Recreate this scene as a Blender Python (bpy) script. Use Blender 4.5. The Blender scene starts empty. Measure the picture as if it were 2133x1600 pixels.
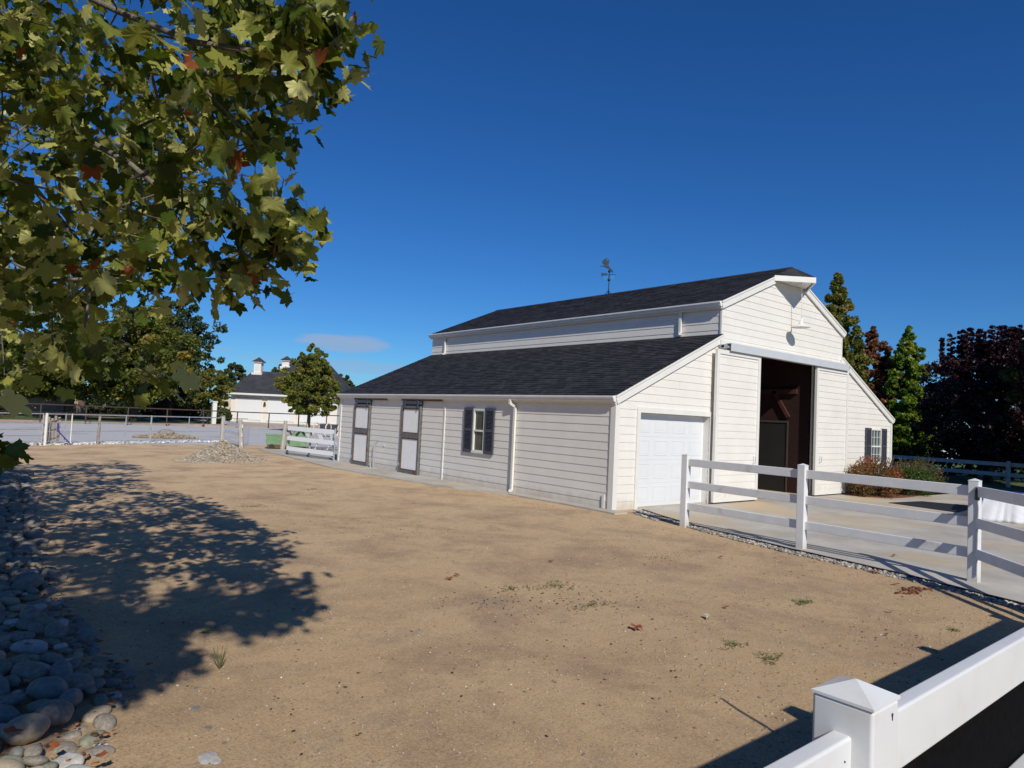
import bpy, bmesh, math, random
import numpy as np
from mathutils import Vector, Matrix
R = math.radians
scn = bpy.context.scene
col = scn.collection
random.seed(7); rng = np.random.default_rng(7)

# ------------------------------------------------------------------ camera
CAM = Vector((-11.1974, -9.9927, 1.904)); YAW, PIT, ROL, FPX = 0.6905, 0.0487, 0.0467, 1427.77
Fv = Vector((math.sin(YAW)*math.cos(PIT), math.cos(YAW)*math.cos(PIT), math.sin(PIT)))
s0 = Vector((math.cos(YAW), -math.sin(YAW), 0)); u0 = s0.cross(Fv)
Sv = s0*math.cos(ROL) + u0*math.sin(ROL); Uv = -s0*math.sin(ROL) + u0*math.cos(ROL)
cd = bpy.data.cameras.new('camera'); cam = bpy.data.objects.new('camera', cd); col.objects.link(cam)
m = Matrix((Sv, Uv, -Fv)).transposed().to_4x4(); m.translation = CAM; cam.matrix_world = m
cd.sensor_width = 36; cd.lens = FPX/2133*36; cd.clip_end = 3000; cd.clip_start = 0.05
scn.camera = cam
# ------------------------------------------------------------------ light
SUND = Vector((0.45, 1.27, -1.0))
SUN_EL = math.atan2(1, math.hypot(SUND.x, SUND.y)); SUN_AZ = math.atan2(-SUND.x, -SUND.y)
w = bpy.data.worlds.new("World"); scn.world = w; w.use_nodes = True
nt = w.node_tree; nt.nodes.clear()
out = nt.nodes.new('ShaderNodeOutputWorld'); bg = nt.nodes.new('ShaderNodeBackground')
sky = nt.nodes.new('ShaderNodeTexSky'); sky.sky_type = 'NISHITA'; sky.sun_disc = False
sky.sun_elevation = SUN_EL; sky.sun_rotation = SUN_AZ % (2*math.pi)
sky.air_density = 1.0; sky.dust_density = 0.15; sky.ozone_density = 3.0; sky.altitude = 600
hs = nt.nodes.new('ShaderNodeHueSaturation'); hs.inputs['Saturation'].default_value = 1.20; hs.inputs['Value'].default_value = 0.98
# thin low clouds: soft streaks at fixed directions in the sky, broken up by noise
tc = nt.nodes.new('ShaderNodeTexCoord'); mp = nt.nodes.new('ShaderNodeMapping'); mp.inputs['Scale'].default_value = (9, 9, 60)
ns = nt.nodes.new('ShaderNodeTexNoise'); ns.inputs['Scale'].default_value = 1.6; ns.inputs['Detail'].default_value = 7
mx = nt.nodes.new('ShaderNodeMix'); mx.data_type = 'RGBA'
mx.inputs[7].default_value = (3.3, 4.6, 6.8, 1)
L = nt.links.new
L(tc.outputs['Generated'], mp.inputs['Vector']); L(mp.outputs[0], ns.inputs['Vector'])
def MA(op, a, b=None, c=None):
    q = nt.nodes.new('ShaderNodeMath'); q.operation = op
    for k, s_ in enumerate((a, b, c)):
        if s_ is None: continue
        if isinstance(s_, (int, float)): q.inputs[k].default_value = s_
        else: L(s_, q.inputs[k])
    return q.outputs[0]
cloud = 0.0
for (px_, py_, ru, rv, am) in ((718, 716, .072, .0135, .80), (735, 765, .10, .012, .42), (560, 745, .05, .007, .15), (468, 727, .018, .003, .35), (600, 782, .12, .008, .25)):
    d0 = (Fv*FPX + Sv*(px_-1066.5) - Uv*(py_-800)).normalized(); tu = Vector((d0.y, -d0.x, 0)).normalized(); tv = tu.cross(d0).normalized()
    a_ = nt.nodes.new('ShaderNodeVectorMath'); a_.operation = 'SUBTRACT'; L(tc.outputs['Generated'], a_.inputs[0]); a_.inputs[1].default_value = d0
    du = nt.nodes.new('ShaderNodeVectorMath'); du.operation = 'DOT_PRODUCT'; L(a_.outputs[0], du.inputs[0]); du.inputs[1].default_value = tu/ru
    dv = nt.nodes.new('ShaderNodeVectorMath'); dv.operation = 'DOT_PRODUCT'; L(a_.outputs[0], dv.inputs[0]); dv.inputs[1].default_value = tv/rv
    fr_ = nt.nodes.new('ShaderNodeVectorMath'); fr_.operation = 'DOT_PRODUCT'; L(tc.outputs['Generated'], fr_.inputs[0]); fr_.inputs[1].default_value = d0
    r2 = MA('ADD', MA('POWER', MA('ABSOLUTE', du.outputs['Value']), 2.0), MA('POWER', MA('ABSOLUTE', dv.outputs['Value']), 2.0))
    r2 = MA('ADD', r2, MA('MULTIPLY', MA('SUBTRACT', ns.outputs['Fac'], .5), 2.4))
    mk = nt.nodes.new('ShaderNodeMapRange'); mk.interpolation_type = 'SMOOTHSTEP'; mk.inputs[1].default_value = 1.15; mk.inputs[2].default_value = .25; mk.inputs[3].default_value = 0; mk.inputs[4].default_value = am; L(r2, mk.inputs[0])
    mk_ = MA('MULTIPLY', mk.outputs[0], MA('GREATER_THAN', fr_.outputs['Value'], .5))
    cloud = mk_ if cloud == 0.0 else MA('MAXIMUM', cloud, mk_)
tn = nt.nodes.new('ShaderNodeMix'); tn.data_type = 'RGBA'; tn.blend_type = 'MULTIPLY'; tn.inputs[0].default_value = 1; tn.inputs[7].default_value = (.33, .65, 1.0, 1)
L(sky.outputs[0], hs.inputs['Color']); L(hs.outputs[0], tn.inputs[6]); L(tn.outputs[2], mx.inputs[6]); L(cloud, mx.inputs[0])
L(mx.outputs[2], bg.inputs[0]); bg.inputs[1].default_value = 0.09; L(bg.outputs[0], out.inputs[0])
sl = bpy.data.lights.new('sun', 'SUN'); sl.energy = 4.3; sl.angle = R(0.53); sl.color = (1.0, 0.94, 0.83)
so = bpy.data.objects.new('sun', sl); col.objects.link(so); so.rotation_euler = SUND.to_track_quat('-Z', 'Y').to_euler()
scn.view_settings.view_transform = 'Standard'; scn.view_settings.look = 'None'; scn.view_settings.gamma = 1; scn.view_settings.exposure = 0.0
scn.cycles.max_bounces = 8

# ------------------------------------------------------------------ survey helpers (photo measurements -> metres)
def ray(px, py):
    return (Fv*FPX + Sv*(px-1066.5) - Uv*(py-800)).normalized()
def G(px, py, z=0.0):
    d = ray(px, py); return CAM + d*((z-CAM.z)/d.z)
def YP(px, py, y=0.0):
    d = ray(px, py); return CAM + d*((y-CAM.y)/d.y)
def XP(px, py, x=0.0):
    d = ray(px, py); return CAM + d*((x-CAM.x)/d.x)
def DP(px, py, depth):
    d = ray(px, py); return CAM + d*(depth/d.dot(Fv))
def proj(P):
    d = Vector(P)-CAM; z = d.dot(Fv)
    if z < 0.05: return None
    return 1066.5+FPX*d.dot(Sv)/z, 800-FPX*d.dot(Uv)/z, z

# ------------------------------------------------------------------ object helpers
def tag(o, label=None, cat=None, group=None, kind=None):
    if label: o['label'] = label
    if cat: o['category'] = cat
    if group: o['group'] = group
    if kind: o['kind'] = kind
    return o
def thing(name, loc=(0, 0, 0), rz=0, label=None, cat=None, group=None):
    o = bpy.data.objects.new(name, None); o.empty_display_size = .2; col.objects.link(o)
    o.location = loc; o.rotation_euler = (0, 0, rz)
    return tag(o, label, cat, group)
class MB:
    def __init__(s): s.v = []; s.f = []; s.mi = []; s.cur = 0
    def add(s, vs, fs):
        b = len(s.v); s.v += [tuple(v) for v in vs]
        for f in fs: s.f.append(tuple(i+b for i in f)); s.mi.append(s.cur)
        return s
    def box(s, x0, x1, y0, y1, z0, z1):
        return s.add([(x0,y0,z0),(x1,y0,z0),(x1,y1,z0),(x0,y1,z0),(x0,y0,z1),(x1,y0,z1),(x1,y1,z1),(x0,y1,z1)],
              [(0,3,2,1),(4,5,6,7),(0,1,5,4),(1,2,6,5),(2,3,7,6),(3,0,4,7)])
    def bar(s, a, b, wd, ht, up=(0, 0, 1)):
        a = Vector(a); b = Vector(b); d = (b-a).normalized(); up = Vector(up)
        if abs(d.dot(up)) > .98: up = Vector((1, 0, 0))
        r = d.cross(up).normalized(); u = r.cross(d)
        vs = [p + r*(sx*wd/2) + u*(sz*ht/2) for p in (a, b) for sx, sz in ((-1,-1),(1,-1),(1,1),(-1,1))]
        return s.add(vs, [(0,1,2,3),(7,6,5,4),(0,4,5,1),(1,5,6,2),(2,6,7,3),(3,7,4,0)])
    def tube(s, pts, rad, n=8, cap=True):
        pts = [Vector(p) for p in pts]; k = len(pts)
        rad = rad if hasattr(rad, '__len__') else [rad]*k
        vs = []; ref = Vector((.13, .31, .94))
        for i, p in enumerate(pts):
            d = (pts[min(i+1, k-1)]-pts[max(i-1, 0)]).normalized()
            r = d.cross(ref); r = r.normalized() if r.length > 1e-3 else d.orthogonal().normalized(); u = r.cross(d)
            for j in range(n):
                a = 2*math.pi*j/n; vs.append(p + (r*math.cos(a)+u*math.sin(a))*rad[i])
        fs = [(i*n+j, i*n+(j+1) % n, (i+1)*n+(j+1) % n, (i+1)*n+j) for i in range(k-1) for j in range(n)]
        if cap: fs += [tuple(range(n))[::-1], tuple(range((k-1)*n, k*n))]
        return s.add(vs, fs)
    def prism(s, poly, h, axis='z', o=0.0):
        """extrude a 2-D polygon by h from o along the axis"""
        def P(a, b, c):
            return {'z': (a, b, c), 'y': (a, c, b), 'x': (c, a, b)}[axis]
        n = len(poly)
        vs = [P(a, b, o) for a, b in poly] + [P(a, b, o+h) for a, b in poly]
        return s.add(vs, [tuple(range(n))[::-1], tuple(range(n, 2*n))] + [(i, (i+1) % n, n+(i+1) % n, n+i) for i in range(n)])
    def build(s, name, mats, parent=None, smooth=False, bevel=0, fix=True):
        me = bpy.data.meshes.new(name); me.from_pydata(s.v, [], s.f)
        mats = mats if isinstance(mats, (list, tuple)) else [mats]
        for q in mats: me.materials.append(q)
        if len(mats) > 1: me.polygons.foreach_set('material_index', s.mi)
        if fix:
            bm = bmesh.new(); bm.from_mesh(me); bmesh.ops.recalc_face_normals(bm, faces=bm.faces); bm.to_mesh(me); bm.free()
        if smooth: me.polygons.foreach_set('use_smooth', [True]*len(me.polygons))
        o = bpy.data.objects.new(name, me); col.objects.link(o)
        if parent: o.parent = parent
        if bevel:
            b = o.modifiers.new('bevel', 'BEVEL'); b.width = bevel; b.segments = 3; b.limit_method = 'ANGLE'
            me.polygons.foreach_set('use_smooth', [True]*len(me.polygons)); 
            wn = o.modifiers.new('wn', 'WEIGHTED_NORMAL')
        return o
def copy_tree(o, parent=None):
    c = o.copy(); col.objects.link(c); c.parent = parent
    for ch in [k for k in all_children(o)]: copy_tree(ch, c)
    return c
def all_children(o): return [k for k in bpy.data.objects if k.parent == o]
def npmesh(name, V, F, mat, parent=None, cols=None, smooth=False):
    """V (n,3), F (m,k) constant k; cols per-face float attribute"""
    me = bpy.data.meshes.new(name); V = np.asarray(V, np.float32); F = np.asarray(F, np.int32)
    me.vertices.add(len(V)); me.vertices.foreach_set('co', V.ravel())
    k = F.shape[1]; me.loops.add(F.size); me.loops.foreach_set('vertex_index', F.ravel())
    me.polygons.add(len(F)); me.polygons.foreach_set('loop_start', np.arange(0, F.size, k, dtype=np.int32))
    me.polygons.foreach_set('loop_total', np.full(len(F), k, dtype=np.int32))
    me.update(calc_edges=True)
    if cols is not None:
        a = me.attributes.new('tone', 'FLOAT', 'FACE'); a.data.foreach_set('value', np.asarray(cols, np.float32))
    if smooth: me.polygons.foreach_set('use_smooth', [True]*len(F))
    me.materials.append(mat); me.validate()
    o = bpy.data.objects.new(name, me); col.objects.link(o)
    if parent: o.parent = parent
    return o

# ------------------------------------------------------------------ materials
def M(name, c1, c2=None, scale=6, rough=.6, bump=0, bscale=60, detail=6, spec=.5, metal=0, ramp=(.35, .65), c3=None, s3=1.5, r3=(.5, .65), trans=None, coord='Object', stretch=None, glass=False):
    mt = bpy.data.materials.new(name); mt.use_nodes = True; n = mt.node_tree; l = n.links.new
    bs = n.nodes['Principled BSDF']; bs.inputs['Roughness'].default_value = rough; bs.inputs['Metallic'].default_value = metal
    bs.inputs['Specular IOR Level'].default_value = spec
    bs.inputs['Base Color'].default_value = (*c1, 1)
    t = n.nodes.new('ShaderNodeTexCoord'); v = t.outputs[coord]
    if stretch:
        q = n.nodes.new('ShaderNodeMapping'); q.inputs['Scale'].default_value = stretch; l(v, q.inputs[0]); v = q.outputs[0]
    last = None
    if c2:
        a = n.nodes.new('ShaderNodeTexNoise'); a.inputs['Scale'].default_value = scale; a.inputs['Detail'].default_value = detail; a.inputs['Roughness'].default_value = .65
        l(v, a.inputs['Vector'])
        r = n.nodes.new('ShaderNodeValToRGB'); r.color_ramp.elements[0].position = ramp[0]; r.color_ramp.elements[1].position = ramp[1]
        r.color_ramp.elements[0].color = (*c1, 1); r.color_ramp.elements[1].color = (*c2, 1); l(a.outputs['Fac'], r.inputs[0]); last = r.outputs[0]
        if c3:
            a = n.nodes.new('ShaderNodeTexNoise'); a.inputs['Scale'].default_value = s3; a.inputs['Detail'].default_value = 5
            l(v, a.inputs['Vector']); q = n.nodes.new('ShaderNodeMapRange'); q.inputs[1].default_value = r3[0]; q.inputs[2].default_value = r3[1]; l(a.outputs['Fac'], q.inputs[0])
            mx = n.nodes.new('ShaderNodeMix'); mx.data_type = 'RGBA'; l(q.outputs[0], mx.inputs[0]); l(last, mx.inputs[6]); mx.inputs[7].default_value = (*c3, 1); last = mx.outputs[2]
        l(last, bs.inputs['Base Color'])
    if bump:
        a = n.nodes.new('ShaderNodeTexNoise'); a.inputs['Scale'].default_value = bscale; a.inputs['Detail'].default_value = 4; l(v, a.inputs['Vector'])
        b = n.nodes.new('ShaderNodeBump'); b.inputs['Strength'].default_value = bump; b.inputs['Distance'].default_value = .02; l(a.outputs['Fac'], b.inputs['Height']); l(b.outputs[0], bs.inputs['Normal'])
    if glass:
        bs.inputs['Roughness'].default_value = .08; bs.inputs['Specular IOR Level'].default_value = .5
    return mt
def leafmat(name, stops, trans=.35, rough=.45, noise=.0):
    mt = bpy.data.materials.new(name); mt.use_nodes = True; n = mt.node_tree; l = n.links.new
    bs = n.nodes['Principled BSDF']; bs.inputs['Roughness'].default_value = rough; bs.inputs['Specular IOR Level'].default_value = .3
    at = n.nodes.new('ShaderNodeAttribute'); at.attribute_name = 'tone'
    r = n.nodes.new('ShaderNodeValToRGB'); e = r.color_ramp.elements
    while len(e) < len(stops): e.new(.5)
    for i, (p, c) in enumerate(stops): e[i].position = p; e[i].color = (*c, 1)
    l(at.outputs['Fac'], r.inputs[0]); l(r.outputs[0], bs.inputs['Base Color'])
    tr = n.nodes.new('ShaderNodeBsdfTranslucent'); hs_ = n.nodes.new('ShaderNodeHueSaturation'); hs_.inputs['Value'].default_value = 1.5; hs_.inputs['Saturation'].default_value = 1.15
    l(r.outputs[0], hs_.inputs['Color']); l(hs_.outputs[0], tr.inputs[0])
    mx = n.nodes.new('ShaderNodeMixShader'); mx.inputs[0].default_value = trans
    l(bs.outputs[0], mx.inputs[1]); l(tr.outputs[0], mx.inputs[2]); l(mx.outputs[0], n.nodes['Material Output'].inputs[0])
    return mt

M_side = M('painted_siding', (.70, .675, .63), (.75, .725, .675), 1.6, .62, bump=.12, bscale=90, stretch=(1, 1, 1))
def splash(mt, zmax=.30, colr=(.42, .33, .22), amt=.55):
    n = mt.node_tree; l = n.links.new; bs = n.nodes['Principled BSDF']; src = bs.inputs['Base Color'].links[0].from_socket
    t = n.nodes.new('ShaderNodeTexCoord'); sp = n.nodes.new('ShaderNodeSeparateXYZ'); l(t.outputs['Object'], sp.inputs[0])
    a = n.nodes.new('ShaderNodeTexNoise'); a.inputs['Scale'].default_value = 5; a.inputs['Detail'].default_value = 6; l(t.outputs['Object'], a.inputs['Vector'])
    q = n.nodes.new('ShaderNodeMath'); q.operation = 'MULTIPLY_ADD'; l(a.outputs['Fac'], q.inputs[0]); q.inputs[1].default_value = -.7*zmax*2; q.inputs[2].default_value = .35*zmax*2
    s_ = n.nodes.new('ShaderNodeMath'); s_.operation = 'ADD'; l(sp.outputs['Z'], s_.inputs[0]); l(q.outputs[0], s_.inputs[1])
    r = n.nodes.new('ShaderNodeMapRange'); r.inputs[1].default_value = zmax; r.inputs[2].default_value = 0; r.inputs[3].default_value = 0; r.inputs[4].default_value = amt; l(s_.outputs[0], r.inputs[0])
    x = n.nodes.new('ShaderNodeMix'); x.data_type = 'RGBA'; l(r.outputs[0], x.inputs[0]); l(src, x.inputs[6]); x.inputs[7].default_value = (*colr, 1); l(x.outputs[2], bs.inputs['Base Color'])
splash(M_side)
M_trim = M('painted_trim', (.68, .67, .63), (.73, .72, .685), 2.5, .5, bump=.05, bscale=60)
M_gutter = M('gutter_paint', (.66, .67, .67), (.74, .75, .75), 3, .3)
M_gdoor = M('garage_door_paint', (.66, .68, .70), (.69, .71, .73), 2, .4)
M_track = M('track_cover_paint', (.50, .53, .57), (.54, .57, .61), 2, .35)
M_vinyl = M('white_vinyl', (.65, .66, .67), (.70, .71, .72), 3.2, .36, bump=.03, bscale=14, c3=(.58, .55, .49), s3=6, r3=(.56, .85))
M_vinyl2 = M('weathered_white_vinyl', (.68, .69, .70), (.75, .76, .77), 5, .4, c3=(.50, .47, .42), s3=3, r3=(.62, .8))
splash(M_vinyl2, .22, amt=.5)
M_shut = M('slate_grey_paint', (.05, .054, .072), (.066, .07, .092), 8, .5)
M_frame = M('galvanised_frame', (.13, .125, .12), (.20, .20, .195), 9, .5, metal=.3, c3=(.16, .075, .03), s3=4, r3=(.58, .7))
M_rust = M('rusty_steel', (.085, .042, .026), (.19, .085, .042), 14, .8, bump=.2)
M_panel = M('white_door_panel', (.84, .84, .84), (.88, .88, .88), 3, .4)
M_glass = M('window_glass', (.045, .05, .035), (.10, .10, .075), 2.2, .05, glass=True)
M_glass2 = M('window_glass_blue', (.03, .06, .07), (.05, .09, .10), 3, .05, glass=True)
M_conc = M('concrete', (.35, .325, .285), (.50, .47, .415), .9, .85, bump=.15, bscale=120, detail=9, c3=(.50, .39, .25), s3=.33, r3=(.50, .68))
M_floor = M('dusty_floor', (.40, .31, .20), (.50, .40, .27), 1.5, .9)
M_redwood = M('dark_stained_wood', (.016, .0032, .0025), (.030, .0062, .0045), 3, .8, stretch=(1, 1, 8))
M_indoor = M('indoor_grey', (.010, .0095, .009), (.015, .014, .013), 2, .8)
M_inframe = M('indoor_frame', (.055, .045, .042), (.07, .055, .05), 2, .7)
M_galv = M('galvanised_pipe', (.42, .44, .45), (.58, .60, .62), 9, .38, metal=.55)
M_brown = M('brown_pipe_paint', (.045, .028, .022), (.075, .04, .03), 6, .6)
M_wood = M('weathered_wood', (.20, .165, .13), (.34, .30, .25), 6, .85, bump=.3, bscale=50, stretch=(4, 4, .6))
M_wood2 = M('grey_post_wood', (.34, .31, .27), (.48, .45, .40), 6, .85, bump=.3, bscale=50, stretch=(4, 4, .6))
M_green = M('faded_green_paint', (.13, .235, .125), (.19, .31, .18), 4, .6, c3=(.10, .14, .08), s3=5, r3=(.6, .75))
M_black = M('black_rubber_and_shadow', (.012, .012, .013), (.022, .022, .022), 12, .6)
M_dgreen = M('dark_green_metal', (.012, .04, .045), (.02, .06, .06), 12, .4)
M_shade = M('ground_shade_black', (.0035, .0035, .004), (.006, .006, .007), 30, .95, spec=.05)  # near-black for the added panel that stands for ground shadow
M_vane = M('dark_copper', (.004, .006, .02), (.02, .05, .07), 9, .55, metal=.4)
M_patina = M('verdigris', (.10, .30, .28), (.22, .45, .42), 9, .6)
M_blue = M('blue_paint', (.015, .03, .22), (.03, .05, .32), 6, .35)
M_sheet = M('white_cover_cloth', (.68, .70, .73), (.80, .81, .84), 2.5, .8, bump=.5, bscale=9)
M_bark = M('grey_bark', (.10, .085, .07), (.20, .175, .15), 14, .9, bump=.5, bscale=40, stretch=(2, 2, .7))
M_bark2 = M('dark_bark', (.045, .035, .028), (.09, .07, .055), 8, .9, bump=.4)
M_lawn = M('lawn_grass', (.035, .075, .018), (.07, .12, .03), 3, .9, bump=.6, bscale=40, c3=(.13, .13, .05), s3=.5)
M_mulch = M('bark_mulch', (.12, .045, .025), (.26, .10, .055), 28, .95, bump=1, bscale=70)
M_gold = M('tan_block', (.30, .22, .15), (.40, .31, .22), 3, .8)

# dirt: tan decomposed granite with grit, damp and grey patches
def dirt():
    mt = bpy.data.materials.new('tan_dirt'); mt.use_nodes = True; n = mt.node_tree; l = n.links.new
    bs = n.nodes['Principled BSDF']; bs.inputs['Roughness'].default_value = .95; bs.inputs['Specular IOR Level'].default_value = .15
    t = n.nodes.new('ShaderNodeTexCoord'); v = t.outputs['Object']
    def noise(sc, det, ro=.6, vec=None, dist=0):
        a = n.nodes.new('ShaderNodeTexNoise'); a.inputs['Scale'].default_value = sc; a.inputs['Detail'].default_value = det; a.inputs['Roughness'].default_value = ro; a.inputs['Distortion'].default_value = dist
        l(vec or v, a.inputs['Vector']); return a.outputs['Fac']
    def rng_(s, a, b, lo=0, hi=1):
        q = n.nodes.new('ShaderNodeMapRange'); q.inputs[1].default_value = a; q.inputs[2].default_value = b; q.inputs[3].default_value = lo; q.inputs[4].default_value = hi; l(s, q.inputs[0]); return q.outputs[0]
    def mix(f, a, b, bt='MIX'):
        x = n.nodes.new('ShaderNodeMix'); x.data_type = 'RGBA'; x.blend_type = bt; l(f, x.inputs[0])
        for i, s in ((6, a), (7, b)):
            if isinstance(s, tuple): x.inputs[i].default_value = (*s, 1)
            else: l(s, x.inputs[i])
        return x.outputs[2]
    sep = n.nodes.new('ShaderNodeSeparateXYZ'); l(v, sep.inputs[0])
    mps = n.nodes.new('ShaderNodeMapping'); mps.inputs['Rotation'].default_value = (0, 0, R(-58)); mps.inputs['Scale'].default_value = (1, 1.7, 1); l(v, mps.inputs[0])
    far = rng_(sep.outputs['Y'], -7, 9)
    base = mix(rng_(noise(.35, 4), .35, .65), (.59, .42, .24), (.66, .485, .285))
    # darker close to the near fence: damper soil plus a painted view-angle falloff
    near = mix(far, (.48, .325, .175), (.76, .55, .325))
    f5 = n.nodes.new('ShaderNodeMath'); f5.operation = 'ADD'; f5.inputs[0].default_value = .55; f5.inputs[1].default_value = 0
    c = mix(f5.outputs[0], base, near)
    c = mix(rng_(noise(.75, 9, .72, None, .3), .45, .64, 0, .68), c, (.285, .19, .125))
    c = mix(rng_(noise(1.3, 7, .75, None, .4), .55, .68, 0, .42), c, (.29, .25, .205))
    c = mix(rng_(noise(6, 6, .8), .50, .70, 0, .40), c, (.27, .18, .11))
    g = noise(170, 3, .75)
    c = mix(rng_(g, .30, .46, .62, 0), c, (.13, .085, .055))
    c = mix(rng_(g, .57, .68, 0, .55), c, (.72, .62, .48))
    g2_ = noise(52, 5, .85)
    c = mix(rng_(g2_, .36, .48, .75, 0), c, (.20, .13, .085))
    c = mix(rng_(g2_, .54, .66, 0, .5), c, (.66, .54, .38))
    g4_ = noise(20, 6, .85)
    c = mix(rng_(g4_, .34, .46, .5, 0), c, (.24, .165, .105))
    vo = n.nodes.new('ShaderNodeTexVoronoi'); vo.inputs['Scale'].default_value = 34; l(v, vo.inputs['Vector'])
    c = mix(rng_(vo.outputs['Distance'], .10, .20, .55, 0), c, vo.outputs['Color'], 'SOFT_LIGHT')
    l(c, bs.inputs['Base Color'])
    b = n.nodes.new('ShaderNodeBump'); b.inputs['Strength'].default_value = .55; b.inputs['Distance'].default_value = .012; l(g, b.inputs['Height'])
    b2 = n.nodes.new('ShaderNodeBump'); b2.inputs['Strength'].default_value = .25; b2.inputs['Distance'].default_value = .03; l(noise(9, 6, .7), b2.inputs['Height']); l(b.outputs[0], b2.inputs['Normal']); l(b2.outputs[0], bs.inputs['Normal'])
    return mt
M_dirt = dirt()
M_gravel = M('grey_gravel', (.40, .40, .41), (.56, .56, .565), 22, .95, bump=.7, bscale=90, detail=8, c3=(.30, .28, .27), s3=.25, r3=(.55, .8))
M_far = M('dry_field', (.16, .14, .07), (.10, .11, .04), .15, 1, c3=(.22, .17, .10), s3=.05)

# shingles: courses are modelled, this gives tabs of differing grey
def shingle(slope):
    mt = bpy.data.materials.new('charcoal_shingle'); mt.use_nodes = True; n = mt.node_tree; l = n.links.new
    bs = n.nodes['Principled BSDF']; bs.inputs['Roughness'].default_value = .85; bs.inputs['Specular IOR Level'].default_value = .3
    t = n.nodes.new('ShaderNodeTexCoord'); sp = n.nodes.new('ShaderNodeSeparateXYZ'); cb = n.nodes.new('ShaderNodeCombineXYZ')
    l(t.outputs['Object'], sp.inputs[0]); l(sp.outputs['Y'], cb.inputs['X'])
    k = n.nodes.new('ShaderNodeMath'); k.operation = 'MULTIPLY'; k.inputs[1].default_value = slope; l(sp.outputs['X'], k.inputs[0]); l(k.outputs[0], cb.inputs['Y'])
    br = n.nodes.new('ShaderNodeTexBrick'); br.inputs['Scale'].default_value = 1; br.inputs['Brick Width'].default_value = .26; br.inputs['Row Height'].default_value = .145
    br.inputs['Mortar Size'].default_value = .006; br.offset = .37; br.inputs['Bias'].default_value = -.1
    br.inputs['Color1'].default_value = (.016, .017, .021, 1); br.inputs['Color2'].default_value = (.046, .046, .054, 1); br.inputs['Mortar'].default_value = (.006, .006, .007, 1)
    l(cb.outputs[0], br.inputs['Vector'])
    a = n.nodes.new('ShaderNodeTexNoise'); a.inputs['Scale'].default_value = 7; a.inputs['Detail'].default_value = 7; a.inputs['Roughness'].default_value = .75; l(t.outputs['Object'], a.inputs['Vector'])
    q = n.nodes.new('ShaderNodeMapRange'); q.inputs[1].default_value = .3; q.inputs[2].default_value = .7; q.inputs[3].default_value = .5; q.inputs[4].default_value = 1.5; l(a.outputs['Fac'], q.inputs[0])
    x = n.nodes.new('ShaderNodeMix'); x.data_type = 'RGBA'; x.blend_type = 'MULTIPLY'; x.inputs[0].default_value = 1; l(br.outputs['Color'], x.inputs[6]); l(q.outputs[0], x.inputs[7]); l(x.outputs[2], bs.inputs['Base Color'])
    b = n.nodes.new('ShaderNodeBump'); b.inputs['Strength'].default_value = .6; b.inputs['Distance'].default_value = .01; l(br.outputs['Fac'], b.inputs['Height']); b.invert = True
    b3 = n.nodes.new('ShaderNodeBump'); b3.inputs['Strength'].default_value = .4; b3.inputs['Distance'].default_value = .005; l(a.outputs['Fac'], b3.inputs['Height']); l(b.outputs[0], b3.inputs['Normal']); l(b3.outputs[0], bs.inputs['Normal'])
    return mt
M_shing = shingle(1.09)

# ------------------------------------------------------------------ ground and paving
def noise2(x, y, seed=0):
    return (np.sin(x*1.7+y*.9+seed)*.5+np.sin(x*.63-y*2.1+seed*2)*.5+np.sin(x*4.1+y*3.7+seed)*.22+np.sin(-x*3.1+y*6.3)*.18)/1.4
g = MB(); g.add([(-900, -900, -.09), (900, -900, -.09), (900, 900, -.09), (-900, 900, -.09)], [(0, 1, 2, 3)])
tag(g.build('ground', M_far), kind='structure')
def sheet(name, poly, z, mat, thick=0, parent=None):
    b = MB()
    if thick: b.prism(poly, thick, 'z', z-thick)
    else: b.add([(x, y, z) for x, y in poly], [tuple(range(len(poly)))])
    o = b.build(name, mat, parent)
    return tag(o, kind='structure') if not parent else o
# yard of dirt: fine grid with low humps
xs = np.arange(-34, 1.6, .11); ys = np.arange(-13, 23.2, .11)
X, Y = np.meshgrid(xs, ys, indexing='ij')
Z = .005*noise2(X*.6, Y*.6) + .0015*noise2(X*5, Y*5, 3) + rng.normal(0, .0013, X.shape)
edge = np.clip((X+1.5)/1.5, 0, 1); Z = Z*(1-edge*.8) - .006*edge
Z += .05*np.clip((-9.9-X)/1.2, 0, 1)*(1+.3*noise2(X*2, Y*2, 5))
V = np.stack([X, Y, Z], -1).reshape(-1, 3); nx, ny = X.shape
I = np.arange(nx*ny).reshape(nx, ny)
F = np.stack([I[:-1, :-1], I[1:, :-1], I[1:, 1:], I[:-1, 1:]], -1).reshape(-1, 4)
tag(npmesh('dirt_yard', V, F, M_dirt, smooth=True), kind='structure')
walk = [(0.02, -.42), (-.38, -.42), (-.30, 1.2), (-.34, 3.1), (-.92, 4.6), (-1.2, 6.9), (-1.45, 10.8), (-1.0, 15), (-.72, 19.5), (.2, 21.2), (4, 21.5), (6, 13.1), (.02, 13.1)]
sheet('concrete_walkway', walk, .028, M_conc, .12)
apron = [(.55, -.12), (.3, -1.2), (-.18, -2.6), (-.62, -4.3), (-.98, -6.3), (-1.5, -8.0), (-2.6, -9.3), (-3.4, -16), (17, -16), (17, -1.6), (11.2, -1.35), (10.4, -.55), (10.2, -.12)]
sheet('concrete_apron', apron, .012, M_conc, .14)
sheet('gravel_lot', [(-60, 21.9), (3, 22.4), (60, 24), (60, 52.5), (13, 50.6), (.9, 49.4), (-60, 43)], -.012, M_gravel)
sheet('lawn', [(-90, 41), (.9, 50.0), (9, 50.9), (11, 62), (-60, 80), (-120, 80)], .0, M_lawn)
sheet('side_lawn', [(17, -30), (70, -30), (70, 40), (14.6, 30), (14.6, -1.0), (17, -1.6)], -.005, M_lawn)
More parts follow.
